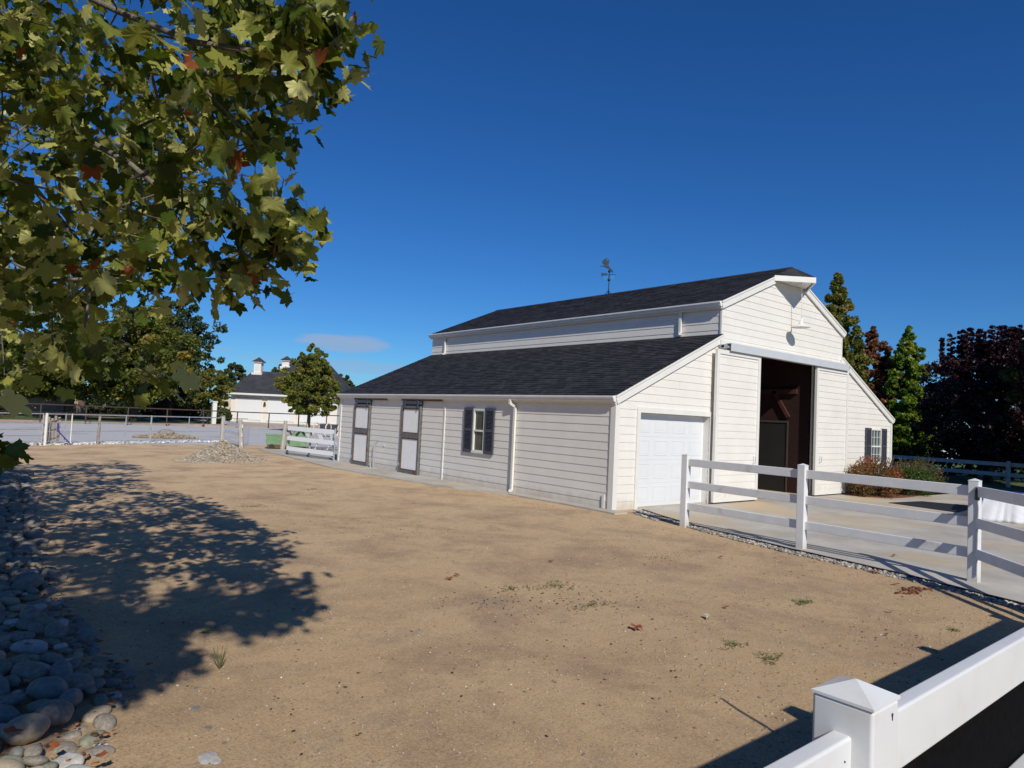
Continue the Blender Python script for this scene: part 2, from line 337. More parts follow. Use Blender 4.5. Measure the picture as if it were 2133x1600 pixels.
sheet('driveway', [(9.2, 51.0), (60, 54), (70, 90), (11, 90)], .02, M_conc)
kb = MB(); kb.bar((-60, 43.3, .0), (.9, 49.75, .03), .35, .22); kb.bar((.9, 49.75, .03), (60, 53, .03), .35, .22)
tag(kb.build('kerb', M('kerb_stone', (.33, .22, .17), (.42, .31, .25), 4, .9)), kind='structure')
# ------------------------------------------------------------------ barn
A, B, LEN = 3.866, 6.561, 13.3
XR = A+B; XT = XR+3.866; RIDGE = A+B/2
HE, HJ, HC = 2.36, 4.21, 5.02
barn = thing('barn', (0, 0, 0), 0, 'white clapboard barn with raised centre roof, dark shingles and open sliding doors', 'barn')
EXP = .184; LIP = .011
def siding(name, axis, pos, sgn, z0, z1, xlim, holes=(), mat=M_side, parent=barn, off=0.0, th=.05):
    """lap boards. axis 'x': board plane x=pos running along y; 'y': plane y=pos running along x. sgn = outward direction."""
    b = MB(); z = z0
    while z < z1-1e-4:
        zt = min(z+EXP, z1)
        iv0 = [xlim(z), xlim(zt)]
        segs = [(iv0[0][0], iv0[0][1], iv0[1][0], iv0[1][1])]
        for hx0, hx1, hz0, hz1 in holes:
            if hz0 < (z+zt)/2 < hz1:
                new = []
                for a0, a1, b0, b1 in segs:
                    if hx0 > a0 or hx0 > b0: new.append((a0, min(hx0, a1), b0, min(hx0, b1)))
                    if hx1 < a1 or hx1 < b1: new.append((max(hx1, a0), a1, max(hx1, b0), b1))
                segs = new
        cut = []
        for a0, a1, b0, b1 in segs:       # butt joints between boards, a different spot in each course
            u = a0+rng.uniform(.9, 3.6)
            while u < min(a1, b1)-.7:
                if u > max(a0, b0)+.3: cut.append((a0, u-.0015, b0, u-.0015)); a0 = b0 = u+.0015
                u += 3.66
            cut.append((a0, a1, b0, b1))
        segs = cut
        for a0, a1, b0, b1 in segs:
            if a1-a0 < .02 and b1-b0 < .02: continue
            if b1 < b0: b0 = b1 = (b0+b1)/2
            lo, hi, inn = pos+sgn*LIP, pos+sgn*.001, pos-sgn*th
            P = (lambda u, d, zz: (u, d, zz)) if axis == 'y' else (lambda u, d, zz: (d, u, zz))
            b.add([P(a0, lo, z), P(a1, lo, z), P(b1, hi, zt), P(b0, hi, zt), P(a0, inn, z), P(a1, inn, z), P(b1, inn, zt), P(b0, inn, zt)],
                  [(0,1,2,3),(4,7,6,5),(0,4,5,1),(3,2,6,7),(0,3,7,4),(1,5,6,2)])
        z = zt
    return b.build(name, mat, parent)
pl = .4106  # roof pitch of the wings
# side walls of the two wings
D1, D2 = (10.96, 12.14), (7.74, 8.90)
holes_s = [(D1[0], D1[1], 0, 2.12), (D2[0], D2[1], 0, 2.12), (4.58, 5.10, .93, 2.10)]
siding('wall', 'x', 0, -1, .0, HE, lambda z: (0.02, LEN-.02), holes_s)
siding('wall', 'x', XT, 1, .0, HE, lambda z: (0.02, LEN-.02))
# clerestory walls
siding('wall', 'x', A, -1, HJ-.02, HC, lambda z: (0.02, LEN+.1))
siding('wall', 'x', XR, 1, HJ-.02, HC, lambda z: (0.02, LEN+.1))
# front: wings and centre (wing top line z = HE + (x)*slope)
SLW = (HJ-HE)/A; SLC = .4106
GX0, GX1, GZ = .80, 3.46, 2.15
siding('wall', 'y', 0, -1, .0, HJ, lambda z: (max(0.02, (z-HE)/SLW), A-.1), [(GX0, GX1, 0, GZ)])
DX0, DX1, DZ = 5.36, 8.62, 3.86
siding('wall', 'y', 0, -1, .0, 4.17, lambda z: (A-.1, XR+.1), [(DX0-.05, DX1+.05, 0, DZ)])
siding('wall', 'y', 0, -1, 4.17, 6.38, lambda z: (max(A+.012, A+(z-HC)/SLC), min(XR-.012, XR-(z-HC)/SLC)))
siding('wall', 'y', 0, -1, .0, HJ, lambda z: (XR+.1, min(XT-.02, XT-(z-HE)/SLW)), [(12.62, 13.42, .93, 2.09)])
siding('wall', 'y', LEN, 1, .0, HJ, lambda z: (max(0.02, (z-HE)/SLW), min(XT-.02, XT-(z-HE)/SLW)))
siding('wall', 'y', LEN+.1, 1, HJ, 6.38, lambda z: (max(A+.012, A+(z-HC)/SLC), min(XR-.012, XR-(z-HC)/SLC)))
# roofs: stepped courses
def roof(name, xa, za, xb, zb, y0, y1, parent=barn, course=.145):
    b = MB(); n = int(round(math.hypot(xb-xa, zb-za)/course)); up = Vector((-(zb-za), 0, xb-xa)).normalized()
    if up.z < 0: up = -up
    b.add([(xa, y0, za-.05), (xb, y0, zb-.05), (xb, y1, zb-.05), (xa, y1, za-.05), (xa, y0, za), (xb, y0, zb), (xb, y1, zb), (xa, y1, za)],
          [(0,1,2,3),(0,4,5,1),(3,2,6,7),(1,5,6,2),(0,3,7,4)])
    for i in range(n):
        t0, t1 = i/n, (i+1)/n
        p0 = Vector((xa+(xb-xa)*t0, 0, za+(zb-za)*t0)); p1 = Vector((xa+(xb-xa)*t1, 0, za+(zb-za)*t1))
        lo = p0+up*.013; hi = p1+up*.002; steps = int((y1-y0)/.33)
        ysl = np.linspace(y0, y1, steps+1)
        jit = [rng.uniform(-.0035, .004) for _ in range(steps)]
        for k in range(steps):
            a = lo+up*jit[k]
            b.add([(a.x, ysl[k], a.z), (a.x, ysl[k+1], a.z), (hi.x, ysl[k+1], hi.z), (hi.x, ysl[k], hi.z), (p0.x, ysl[k], p0.z), (p0.x, ysl[k+1], p0.z)],
                  [(0,1,2,3),(4,5,1,0)])
    return b.build(name, M_shing, parent, fix=False)
FY0, FY1 = -.075, LEN+.16
EX, EZ = -.06, 2.49
roof('roof', EX, EZ, A-.02, 4.265, FY0, LEN+.08)
roof('roof', XT-EX, EZ, XR+.02, 4.265, FY0, LEN+.08)
UX, UZ = A-.09, 5.10
RZ = 6.54
roof('roof', UX, UZ, RIDGE, RZ, FY0, FY1)
roof('roof', 2*RIDGE-UX, UZ, RIDGE, RZ, FY0, FY1)
rc = MB(); rc.prism([(RIDGE-.16, RZ-.055), (RIDGE, RZ+.022), (RIDGE+.16, RZ-.055), (RIDGE, RZ-.0)], FY1-FY0, 'y', FY0); rc.build('ridge_cap', M_shing, barn)
# hay hood: three-cornered roof tip over the gable
sl_c = (RZ-UZ)/(RIDGE-UX)
HZ = 6.15; hA = (RIDGE-(RZ-HZ)/sl_c); hB = 2*RIDGE-hA
TIP = Vector((RIDGE, -.76, HZ+.0)); RI = Vector((RIDGE, FY0, RZ+.012))
h = MB(); pA = Vector((hA, FY0, HZ+.012)); pB = Vector((hB, FY0, HZ+.012)); pT = TIP+Vector((0, 0, .02))
h.add([pA, pB, pT, RI, pA-Vector((0,0,.04)), pB-Vector((0,0,.04)), pT-Vector((0,0,.04))], [(0,2,3),(2,1,3),(4,6,2,0),(6,5,1,2),(4,5,6)])
hood = h.build('hay_hood', M_shing, barn)
h = MB()
for p, q in ((pA, pT), (pB, pT)):
    a = p.copy(); b_ = q.copy(); a.z = b_.z = HZ-.065; dd = (b_-a).normalized(); h.bar(a-dd*.02, b_, .035, .15)
h.build('fascia', M_trim, hood)
h = MB(); h.add([(hA+.05, FY0+.05, HZ-.10), (hB-.05, FY0+.05, HZ-.10), (RIDGE, -.70, HZ-.10)], [(0,1,2)]); h.add([(hA+.05, FY0+.05, HZ-.07), (hB-.05, FY0+.05, HZ-.07), (RIDGE, -.70, HZ-.07)], [(0,2,1)]); h.build('soffit', M_trim, hood)
# rake boards (front and back)
def rake(x0, z0, x1, z1, y, hgt=.20, drop=.0, th=.045, tip=True):
    b = MB(); d = Vector((x1-x0, 0, z1-z0)).normalized(); n = Vector((-d.z, 0, d.x)); 
    if n.z < 0: n = -n
    a = Vector((x0, y, z0)); c = Vector((x1, y, z1))
    for lo, hi, t0, t1 in ((-hgt, -.045, 0, th), (-.05, -.006, -.018, th)):
        vs = [(p+n*k)+Vector((0, yy, 0)) for yy in (t0, t1) for p, k in ((a, lo), (c, lo), (c, hi), (a, hi))]
        # plumb cut at the ends
        b.add(vs, [(0,1,2,3),(7,6,5,4),(0,4,5,1),(1,5,6,2),(2,6,7,3),(3,7,4,0)])
    return b.build('rake_board', M_trim, barn)
rake(EX-.03, EZ-.01, A-.0, 4.27, -.066); rake(XT-EX+.03, EZ-.01, XR+.0, 4.27, -.066)
rake(UX-.04, UZ-.01, hA+.03, HZ+.0, -.068); rake(2*RIDGE-UX+.04, UZ-.01, hB-.03, HZ+.0, -.068)
rake(EX-.03, EZ-.01, A, 4.27, LEN+.02); rake(UX-.04, UZ-.01, RIDGE, RZ-.01, LEN+.118)
# fascia + gutters (K-profile)
def gutter(xe, ze, sgn, y0, y1, sub=True):
    b = MB(); b.box(min(xe, xe-sgn*.03), max(xe, xe-sgn*.03), y0+.02, y1-.02, ze-.19, ze-.015); f = b.build('fascia', M_trim, barn)
    b = MB()
    prof = [(0, -.13), (.065, -.13), (.082, -.10), (.082, -.075), (.118, -.035), (.118, 0), (.108, 0), (.108, -.03), (.07, -.072), (.07, -.118), (.008, -.118), (.008, 0), (0, 0)]
    pr_ = [(xe+sgn*(.0015+u), ze+v-.012) for u, v in prof]
    vs = [(a, y, c) for y in (y0, y1) for a, c in pr_]; n = len(pr_)
    b.add(vs, [(i, (i+1) % n, n+(i+1) % n, n+i) for i in range(n)])
    endp = [0, 1, 2, 3, 4, 5]
    for y in (y0, y1-.003):
        b.prism([(xe+sgn*(.0015+u), ze+v-.012) for u, v in prof[:6]]+[(xe+sgn*.0015, ze-.012)], .003, 'y', y)
    return b.build('gutter', M_gutter, barn)
gutter(EX, EZ-.005, -1, -.06, LEN+.06); gutter(XT-EX, EZ-.005, 1, -.06, LEN+.06)
gutter(UX, UZ-.005, -1, -.06, FY1-.02); gutter(2*RIDGE-UX, UZ-.005, 1, -.06, FY1-.02)
def soff(x0, x1, z, y0, y1):
    b = MB(); b.box(x0, x1, y0, y1, z, z+.012); b.build('soffit', M_trim, barn)
soff(EX+.002, -.02, EZ-.17, 0, LEN); soff(UX+.002, A-.02, UZ-.17, 0, LEN+.1)
# corner boards and vertical trims (proud of the lap)
t = MB()
def cb(x0, x1, y0, y1, z0, z1): 
    b = MB(); b.box(x0, x1, y0, y1, z0, z1); return b.build('corner_board', M_trim, barn)
cb(-.032, .11, -.032, .02, .0, 2.40); cb(-.032, .018, .0205, .11, .0, 2.36)
cb(-.030, .02, LEN-.09, LEN+.03, 0, 2.36); cb(XT-.11, XT+.032, -.032, .02, 0, 2.40)
cb(A-.155, A-.03, -.045, .0, 0, 4.09); cb(XR+.02, XR+.12, -.035, .0, 0, 4.05)
cb(A-.03, A+.02, -.018, .03, HJ, HC); cb(XR-.02, XR+.03, -.018, .03, HJ, HC)
cb(-.028, .0, 6.50, 6.56, 0, 2.2)
# slab edge under the walls
b = MB(); b.prism([(-.02, -.03), (XT+.02, -.03), (XT+.02, LEN+.02), (-.02, LEN+.02)], .2, 'z', -.19); b.build('foundation', M_conc, barn)
b = MB(); b.box(.1, XT-.1, .1, LEN-.1, .0105, .02); b.build('floor', M_floor, barn)
b = MB(); b.box(A, XR, -.13, .0995, .0125, .0205); b.build('threshold', M_floor, barn)
# inside: aisle walls of dark stained boards, a pale-framed stall door, a diagonal brace
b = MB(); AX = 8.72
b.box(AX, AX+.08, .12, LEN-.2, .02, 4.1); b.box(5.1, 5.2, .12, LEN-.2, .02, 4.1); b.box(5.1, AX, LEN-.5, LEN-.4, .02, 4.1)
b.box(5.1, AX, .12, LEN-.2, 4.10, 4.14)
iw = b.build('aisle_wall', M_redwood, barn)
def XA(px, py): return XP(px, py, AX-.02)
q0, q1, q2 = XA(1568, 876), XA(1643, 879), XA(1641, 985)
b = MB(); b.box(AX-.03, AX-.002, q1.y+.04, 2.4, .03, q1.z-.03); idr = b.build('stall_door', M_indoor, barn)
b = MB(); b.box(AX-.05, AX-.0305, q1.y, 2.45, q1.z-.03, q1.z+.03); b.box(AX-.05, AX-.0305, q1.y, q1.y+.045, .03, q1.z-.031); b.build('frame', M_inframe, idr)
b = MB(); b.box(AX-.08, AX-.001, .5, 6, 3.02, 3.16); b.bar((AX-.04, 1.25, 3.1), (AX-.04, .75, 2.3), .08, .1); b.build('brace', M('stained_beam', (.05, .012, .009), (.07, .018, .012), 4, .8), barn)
# garage door: recessed, sectional
gd = thing('g', (0, 0, 0)); col.objects.unlink(gd); bpy.data.objects.remove(gd)
b = MB(); gy = .16
b.box(GX0, GX1, gy, gy+.04, .02, GZ-.005)
gdo = b.build('garage_door', M_gdoor, barn)
b = MB(); rows = 4; rh = (GZ-.03)/rows; cols_ = 4; cwid = (GX1-GX0)/cols_
for r_ in range(rows):
    z0 = .03+r_*rh
    for c_ in range(cols_):
        x0 = GX0+c_*cwid+.09; x1 = GX0+(c_+1)*cwid-.09; za, zb = z0+.09, z0+rh-.09
        for bx in ((x0, x1, za, za+.022), (x0, x1, zb-.022, zb), (x0, x0+.022, za+.0225, zb-.0225), (x1-.022, x1, za+.0225, zb-.0225)):
            b.box(bx[0], bx[1], gy-.006, gy-.0005, bx[2], bx[3])
        b.box(x0+.05, x1-.05, gy-.0035, gy-.0005, za+.05, zb-.05)
    if r_: b.box(GX0, GX1, gy-.004, gy-.0003, z0-.006, z0+.002)
b.build('panel_moulding', M_gdoor, gdo, bevel=.003)
b = MB(); b.box(GX0+.02, GX1-.02, gy-.02, gy+.01, .012, .0195); b.build('bottom_seal', M_black, gdo)
b = MB(); 
b.box(GX0-.105, GX0, -.038, -.0, .0, GZ+.12); b.box(GX1, GX1+.10, -.038, -.0, .0, GZ+.12); b.box(GX0+.0005, GX1-.0005, -.038, -.0, GZ, GZ+.12)
b.box(GX0-.02, GX0-.0005, .0005, gy+.04, 0, GZ); b.box(GX1+.0005, GX1+.02, .0005, gy+.04, 0, GZ); b.box(GX0, GX1, .0005, gy+.04, GZ+.001, GZ+.02)
b.build('door_casing', M_trim, barn)
# sliding doors
def slider(x0, x1, z1, y=-.19):
    d = thing('sliding_door', (0, 0, 0)); d.parent = barn
    b = MB(); b.box(x0, x1, y+.018, y+.06, .05, z1); b.build('core', M_side, d)
    o = siding('boards', 'y', y+.0175, -1, .16, z1-.12, lambda z: (x0+.10, x1-.10), parent=d, th=.0)
    b = MB(); 
    b.box(x0, x0+.11, y-.012, y+.0175, .05, z1); b.box(x1-.11, x1, y-.012, y+.0175, .05, z1)
    b.box(x0+.1105, x1-.1105, y-.012, y+.0175, .05, .17); b.box(x0+.1105, x1-.1105, y-.012, y+.0175, z1-.11, z1)
    b.build('stile', M_trim, d)
    return d
sdl = slider(3.44, 5.43, 3.84); sdr = slider(8.52, 10.55, 3.84)
for d, xh in ((sdl, 5.20), (sdr, 8.78)):
    b = MB(); b.tube([(xh, -.20, 1.0), (xh, -.25, 1.02), (xh, -.25, 1.16), (xh, -.20, 1.18)], .01, 6); b.build('handle', M_galv, d)
b = MB(); b.box(3.92, 10.42, -.265, -.25, 3.83, 4.03); b.box(3.92, 10.42, -.249, -.03, 4.015, 4.03); tcv = b.build('track_cover', M_track, barn)
b = MB(); b.box(3.70, 10.60, -.20, -.12, 3.90, 3.96); b.box(3.70, 3.74, -.27, -.05, 3.88, 3.98); b.build('track', M_galv, tcv)
b = MB(); b.box(3.72, 10.55, -.11, -.0, 3.85, 4.10); b.build('door_header', M_trim, barn)
# dutch stable doors on the side wall
def dutch(y0, y1):
    d = thing('stable_door', (0, 0, 0)); d.parent = barn
    z1 = 2.13
    b = MB(); x0, x1 = -.075, .02
    for ya, yb, za, zb in ((y0+.03, y0+.10, .03, z1), (y1-.10, y1-.02, .03, z1), (y0+.1005, y1-.1005, .03, .13), (y0+.1005, y1-.1005, 1.12, 1.22), (y0+.1005, y1-.1005, 1.2205, 1.27), (y0+.1005, y1-.1005, z1-.09, z1)):
        b.box(x0, x1, ya, yb, za, zb)
    b.build('frame', M_frame, d, bevel=.004)
    for za, zb in ((.13, 1.12), (1.27, z1-.09)):
        b = MB(); n = 6; wdt = (y1-y0-.2)/n
        for i in range(n):
            b.box(-.045, -.01, y0+.10+i*wdt+.002, y0+.10+(i+1)*wdt-.002, za, zb)
        pn = b.build('panel', M_panel, d)
        b = MB(); 
        for q in ((y0+.1006, y1-.1006, zb-.035, zb-.001), (y0+.1006, y1-.1006, za+.001, za+.03), (y0+.1006, y0+.128, za+.031, zb-.036), (y1-.128, y1-.1006, za+.031, zb-.036)): b.box(-.062, -.0455, *q)
        b.build('rusty_edge', M_rust, pn)
    b = MB(); b.box(-.10, -.03, y0-.03, y1-.12, z1+.03, z1+.14); b.box(-.12, -.10, y0+.1, y0+.16, z1-.06, z1+.16); b.box(-.12, -.10, y1-.3, y1-.24, z1-.06, z1+.16); b.build('hanger', M_shut, d)
    b = MB(); b.box(-.085, -.03, y0-1.12, y1, 2.275, 2.32); b.build('rail', M_rust, d)
    b = MB(); b.box(-.10, -.07, y1-.04, y1-.0, .25, .33); b.build('latch', M_galv, d)
    return d
dutch(*D1); dutch(*D2)
# side window with louvred shutters
def window(axis, u0, u1, z0, z1, grid, glassm, curtains=False):
    wd = thing('window', (0, 0, 0)); wd.parent = barn
    P = (lambda b, a0, a1, d0, d1, c0, c1: b.box(d0, d1, a0, a1, c0, c1)) if axis == 'x' else (lambda b, a0, a1, d0, d1, c0, c1: b.box(a0, a1, d0, d1, c0, c1))
    b = MB(); f = .05
    P(b, u0-.0, u0+f, -.045, .03, z0, z1); P(b, u1-f, u1, -.045, .03, z0, z1); P(b, u0+f+.0005, u1-f-.0005, -.045, .03, z1-f, z1); P(b, u0-.02, u1+.02, -.06, .03, z0-.05, z0-.0005); P(b, u0+f+.0005, u1-f-.0005, -.045, .03, z0, z0+.03)
    zm = (z0+z1)/2-.02
    P(b, u0+f+.0005, u1-f-.0005, -.04, .03, zm-.025, zm+.025)
    for k in range(1, grid): 
        a = u0+f+(u1-u0-2*f)*k/grid; P(b, a-.006, a+.006, -.032, .0, z0+.0305, zm-.0255); P(b, a-.006, a+.006, -.032, .0, zm+.0255, z1-f-.0005)
    if grid > 1: 
        for zz in ((z0+zm)/2, (zm+z1)/2): P(b, u0+f+.0005, u1-f-.0005, -.030, -.002, zz-.006, zz+.006)
    b.build('frame', M_trim, wd)
    b = MB(); P(b, u0+f, u1-f, .004, .012, z0+.03, z1-f); b.build('pane', glassm, wd)
    for a0, a1 in ((u0-.41, u0-.012), (u1+.012, u1+.41)):
        s = MB(); e = .05
        P(s, a0, a0+e, -.06, -.02, z0-.05, z1+.02); P(s, a1-e, a1, -.06, -.02, z0-.05, z1+.02)
        for zz0, zz1 in ((z0-.05, z0+.03), (z1-.06, z1+.02), ((z0+z1)/2-.04, (z0+z1)/2+.04)): P(s, a0+e+.0005, a1-e-.0005, -.06, -.02, zz0, zz1)
        zz = z0+.035
        while zz < z1-.07:
            if abs(zz-(z0+z1)/2) > .05:
                if axis == 'x': s.add([(-.058, a0+e, zz), (-.058, a1-e, zz), (-.025, a1-e, zz+.03), (-.025, a0+e, zz+.03), (-.054, a0+e, zz-.004), (-.054, a1-e, zz-.004)], [(0,1,2,3),(0,4,5,1)])
                else: s.add([(a0+e, -.058, zz), (a1-e, -.058, zz), (a1-e, -.025, zz+.03), (a0+e, -.025, zz+.03), (a0+e, -.054, zz-.004), (a1-e, -.054, zz-.004)], [(0,1,2,3),(0,4,5,1)])
            zz += .034
        P(s, a0+e, a1-e, -.022, -.0205, z0, z1)
        s.build('shutter', M_shut, wd)
    return wd
window('x', 4.58, 5.10, .95, 2.10, 1, M_glass)
window('y', 12.62, 13.42, .95, 2.09, 3, M_glass2)
# downspouts
def spout(x, y, ztop, zbot, elbow=True, xe=None, kick=1):
    b = MB(); 
    b.box(x-.062, x-.004, y-.04, y+.04, zbot, ztop-.22 if elbow else ztop)
    if elbow:
        b.bar((x-.033, y, ztop-.20), (xe, y+.12, ztop-.12), .07, .06); b.box(xe-.035, xe+.035, y+.08, y+.16, ztop-.15, ztop)
    b.bar((x-.035, y, zbot+.03), (x-.16, y-.10*kick, zbot+.015), .085, .06)
    return b.build('downspout', M_trim, barn, bevel=.006)
spout(-.018, 3.33, 2.38, .05, True, -.115); 
spout(A-.018, 12.42, 4.96, 4.24, False); spout(A-.018, 1.24, 4.96, 4.30, False)
b = MB(); b.box(-.04, -.018, .20, .27, .03, .32); b.build('vent_pipe', M_trim, barn)
b = MB(); b.tube([(-.15, 10.35, .02), (-.15, 10.35, .95), (-.02, 10.35, .95)], .016, 6); b.tube([(-.15, 10.55, .02), (-.15, 10.55, .35)], .022, 6); b.build('conduit', M_galv, barn)
b = MB(); b.box(-.03, -.017, 9.95, 10.0, .78, .83); b.build('outlet', M_trim, barn)
# hanging barn lamp from the hood
LX, LY, LZ = 7.15, -.375, 4.80
lamp = thing('hanging_lamp', (LX, LY, LZ), 0, 'white dish shaped lamp hanging under the peak of the barn gable', 'lamp')
b = MB(); n = 28
prof = [(.245, 0), (.24, .012), (.17, .05), (.07, .09), (.055, .15), (.04, .19), (.0, .195)]
vs = []; 
for r_, z_ in prof:
    for j in range(n): vs.append((r_*math.cos(2*math.pi*j/n), r_*math.sin(2*math.pi*j/n), z_))
b.add(vs, [(i*n+j, i*n+(j+1) % n, (i+1)*n+(j+1) % n, (i+1)*n+j) for i in range(len(prof)-1) for j in range(n)])
b.add([(.235*math.cos(2*math.pi*j/n), .235*math.sin(2*math.pi*j/n), .012) for j in range(n)], [tuple(range(n))])
b.build('shade', M_trim, lamp, smooth=True)
b = MB(); b.tube([(0, 0, .19), (.03, .0, .30), (.01, 0, .9), (-.03, .0, 1.24)], .010, 6); b.tube([(-.03, 0, 1.24), (-.2, .1, 1.17), (-.42, .18, 1.22)], .012, 6); b.tube([(0, 0, .19), (.04, 0, .24), (.03, 0, .33)], .022, 6); b.build('cord', M_trim, lamp)
# weathervane on the ridge
vy = 6.95
vane = thing('weathervane', (RIDGE, vy, RZ+.01), R(-38), 'dark metal bird weathervane on the ridge of the barn roof', 'weathervane')
b = MB(); b.tube([(0, 0, 0), (0, 0, .25), (0, 0, .78)], [.028, .018, .012], 8); b.tube([(0, 0, .5), (0, 0, .98)], .009, 6)
for a in range(3):
    an = a*2.09+.4; b.tube([(.17*math.cos(an), .17*math.sin(an), -.04), (0, 0, .13)], .011, 6)
b.build('pole', M_vane, vane)
for z_, r_ in ((.52, .055), (.83, .05)):
    bm_ = bmesh.new(); bmesh.ops.create_uvsphere(bm_, u_segments=14, v_segments=10, radius=r_, matrix=Matrix.Translation((0, 0, z_)))
    me = bpy.data.meshes.new('ball'); bm_.to_mesh(me); bm_.free(); me.materials.append(M_vane); o = bpy.data.objects.new('ball', me); col.objects.link(o); o.parent = vane
b = MB(); b.tube([(-.24, 0, .72), (.24, 0, .72)], .009, 6); b.prism([(-.28, .62), (-.22, .66), (-.20, .69), (-.10, .65), (-.08, .75), (-.29, .76)], .012, 'y', -.006); b.tube([(0, -.2, .66), (0, .2, .66)], .007, 6); b.build('arrow', M_vane, vane)
for a, c in (((.14, .60), 1), ((-.12, .57), 1)): b = MB(); b.tube([(a[0]+.05*math.cos(t_), 0, a[1]+.05*math.sin(t_)) for t_ in np.linspace(0, 5, 12)], .008, 6); b.build('letter', M_patina, vane)
bird = [(-.36, .99), (-.30, 1.03), (-.22, 1.02), (-.19, 1.06), (-.27, 1.12), (-.27, 1.20), (-.20, 1.27), (-.08, 1.33), (-.12, 1.24), (-.11, 1.15), (-.03, 1.04), (.02, .98), (.10, .90), (.15, .80), (.12, .79), (.04, .86), (-.05, .93), (-.15, .97), (-.26, 1.0)]
b = MB(); b.prism(bird, .03, 'y', -.015); b.prism([(-.18, 1.04), (-.06, 1.02), (.0, 1.22), (-.04, 1.3), (-.12, 1.2)], .012, 'y', .04); b.build('bird', M_vane, vane, bevel=.006)

# ------------------------------------------------------------------ white vinyl fences
def vpost(parent, x, y, mat, rz=0, h=1.35):
    b = MB(); a = .0635
    b.box(-a, a, -a, a, -.15, h-.0062)
    o = b.build('post', mat, parent, bevel=.008); o.location = (x, y, 0); o.rotation_euler = (0, 0, rz)
    b = MB(); c = .0652; b.add([(-c,-c,h-.006),(c,-c,h-.006),(c,c,h-.006),(-c,c,h-.006),(-c,-c,h),(c,-c,h),(c,c,h),(-c,c,h),(0,0,h+.029)],
        [(0,3,2,1),(0,1,5,4),(1,2,6,5),(2,3,7,6),(3,0,4,7),(4,5,8),(5,6,8),(6,7,8),(7,4,8)])
    p = b.build('cap', mat, o)
    return o
RAILS = ((.32, .455), (.725, .86), (1.14, 1.28))
def vrails(parent, p, q, mat, zs=RAILS):
    for z0, z1 in zs:
        b = MB(); b.bar((p[0], p[1], (z0+z1)/2), (q[0], q[1], (z0+z1)/2), .042, z1-z0); b.build('rail', mat, parent, bevel=.007)
YF = thing('rail_fence', (0, 0, 0), 0, 'white vinyl three rail fence between the dirt yard and the concrete apron', 'fence')
yp = [(-.26, -2.06), (-.38, -4.42), (-.50, -6.87), (-1.75, -7.98), (-2.9, -9.325)]
for i, (x, y) in enumerate(yp[:-1]): vpost(YF, x, y, M_vinyl2, rz=R(40) if i == 3 else 0)
for p, q in zip(yp[:-1], yp[1:]): vrails(YF, p, q, M_vinyl2)
NF = thing('rail_fence', (0, 0, 0), 0, 'white vinyl rail fence running through the bottom right corner, closest to the viewer', 'fence')
fx = [-2.9, -4.85, -7.21, -9.65, -12.09, -14.5]
for x in fx: vpost(NF, x, -9.325, M_vinyl)
for p, q in zip(fx[:-1], fx[1:]): vrails(NF, (p, -9.325), (q, -9.325), M_vinyl)
b = MB(); b.box(-16, -2.95, -9.300, -9.296, .02, 1.165)  # added panel: casts and stands for the dark ground shadow behind this fence
tag(b.build('shade_panel', M_shade), 'added black panel standing in for ground shadow below the top rail of the closest fence', 'shade panel')
# the hole and screw marks on the near post and rail
b = MB(); b.tube([(-9.622, -9.3895, 1.318), (-9.622, -9.3895+.003, 1.318)], .0042, 10); b.tube([(-9.622, -9.3893, 1.318), (-9.6225, -9.3893, 1.307)], .0012, 5); b.tube([(-9.742, -9.3475, 1.238), (-9.742, -9.345, 1.238)], .0022, 8); b.build('screw_hole', M('hole_dark', (.03, .025, .05), rough=.8), NF)
b = MB(); b.tube([(-7.62, -9.36, .0), (-7.62, -9.36, 1.70)], [.020, .011], 8)
tag(b.build('metal_stake', M_galv), 'thin metal stake standing at the near fence', 'stake')
lt = thing('gate_latch', (-.50-.075, -6.92, 1.10), 0, 'dark green rounded metal latch on the third white post, right of the barn fence', 'latch')
b = MB(); b.tube([(0, 0, .0), (0, 0, .12), (0, 0, .155), (0, 0, .165)], [.030, .030, .018, .003], 12); b.build('housing', M_dgreen, lt, smooth=True)
b = MB(); b.tube([(0, 0, .02), (-.0, -.01, -.10), (0, 0, -1.0)], .008, 6); b.build('rod', M_galv, lt)

M_shadev = M('shade_tinted_white_vinyl', (.36, .37, .38), (.48, .49, .50), 4, .5)  # white vinyl with the tree shade darkened into its colour
# back right fence, two wide rails, in the shade
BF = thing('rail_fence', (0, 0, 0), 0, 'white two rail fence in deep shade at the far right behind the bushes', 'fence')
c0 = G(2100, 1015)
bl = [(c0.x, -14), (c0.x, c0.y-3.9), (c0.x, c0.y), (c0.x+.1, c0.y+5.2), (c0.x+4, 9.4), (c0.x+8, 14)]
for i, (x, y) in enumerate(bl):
    o = vpost(BF, x, y, M_shadev, h=1.05); 
for p, q in zip(bl[:-1], bl[1:]): vrails(BF, p, q, M_shadev, ((.42, .58), (.84, 1.0)))

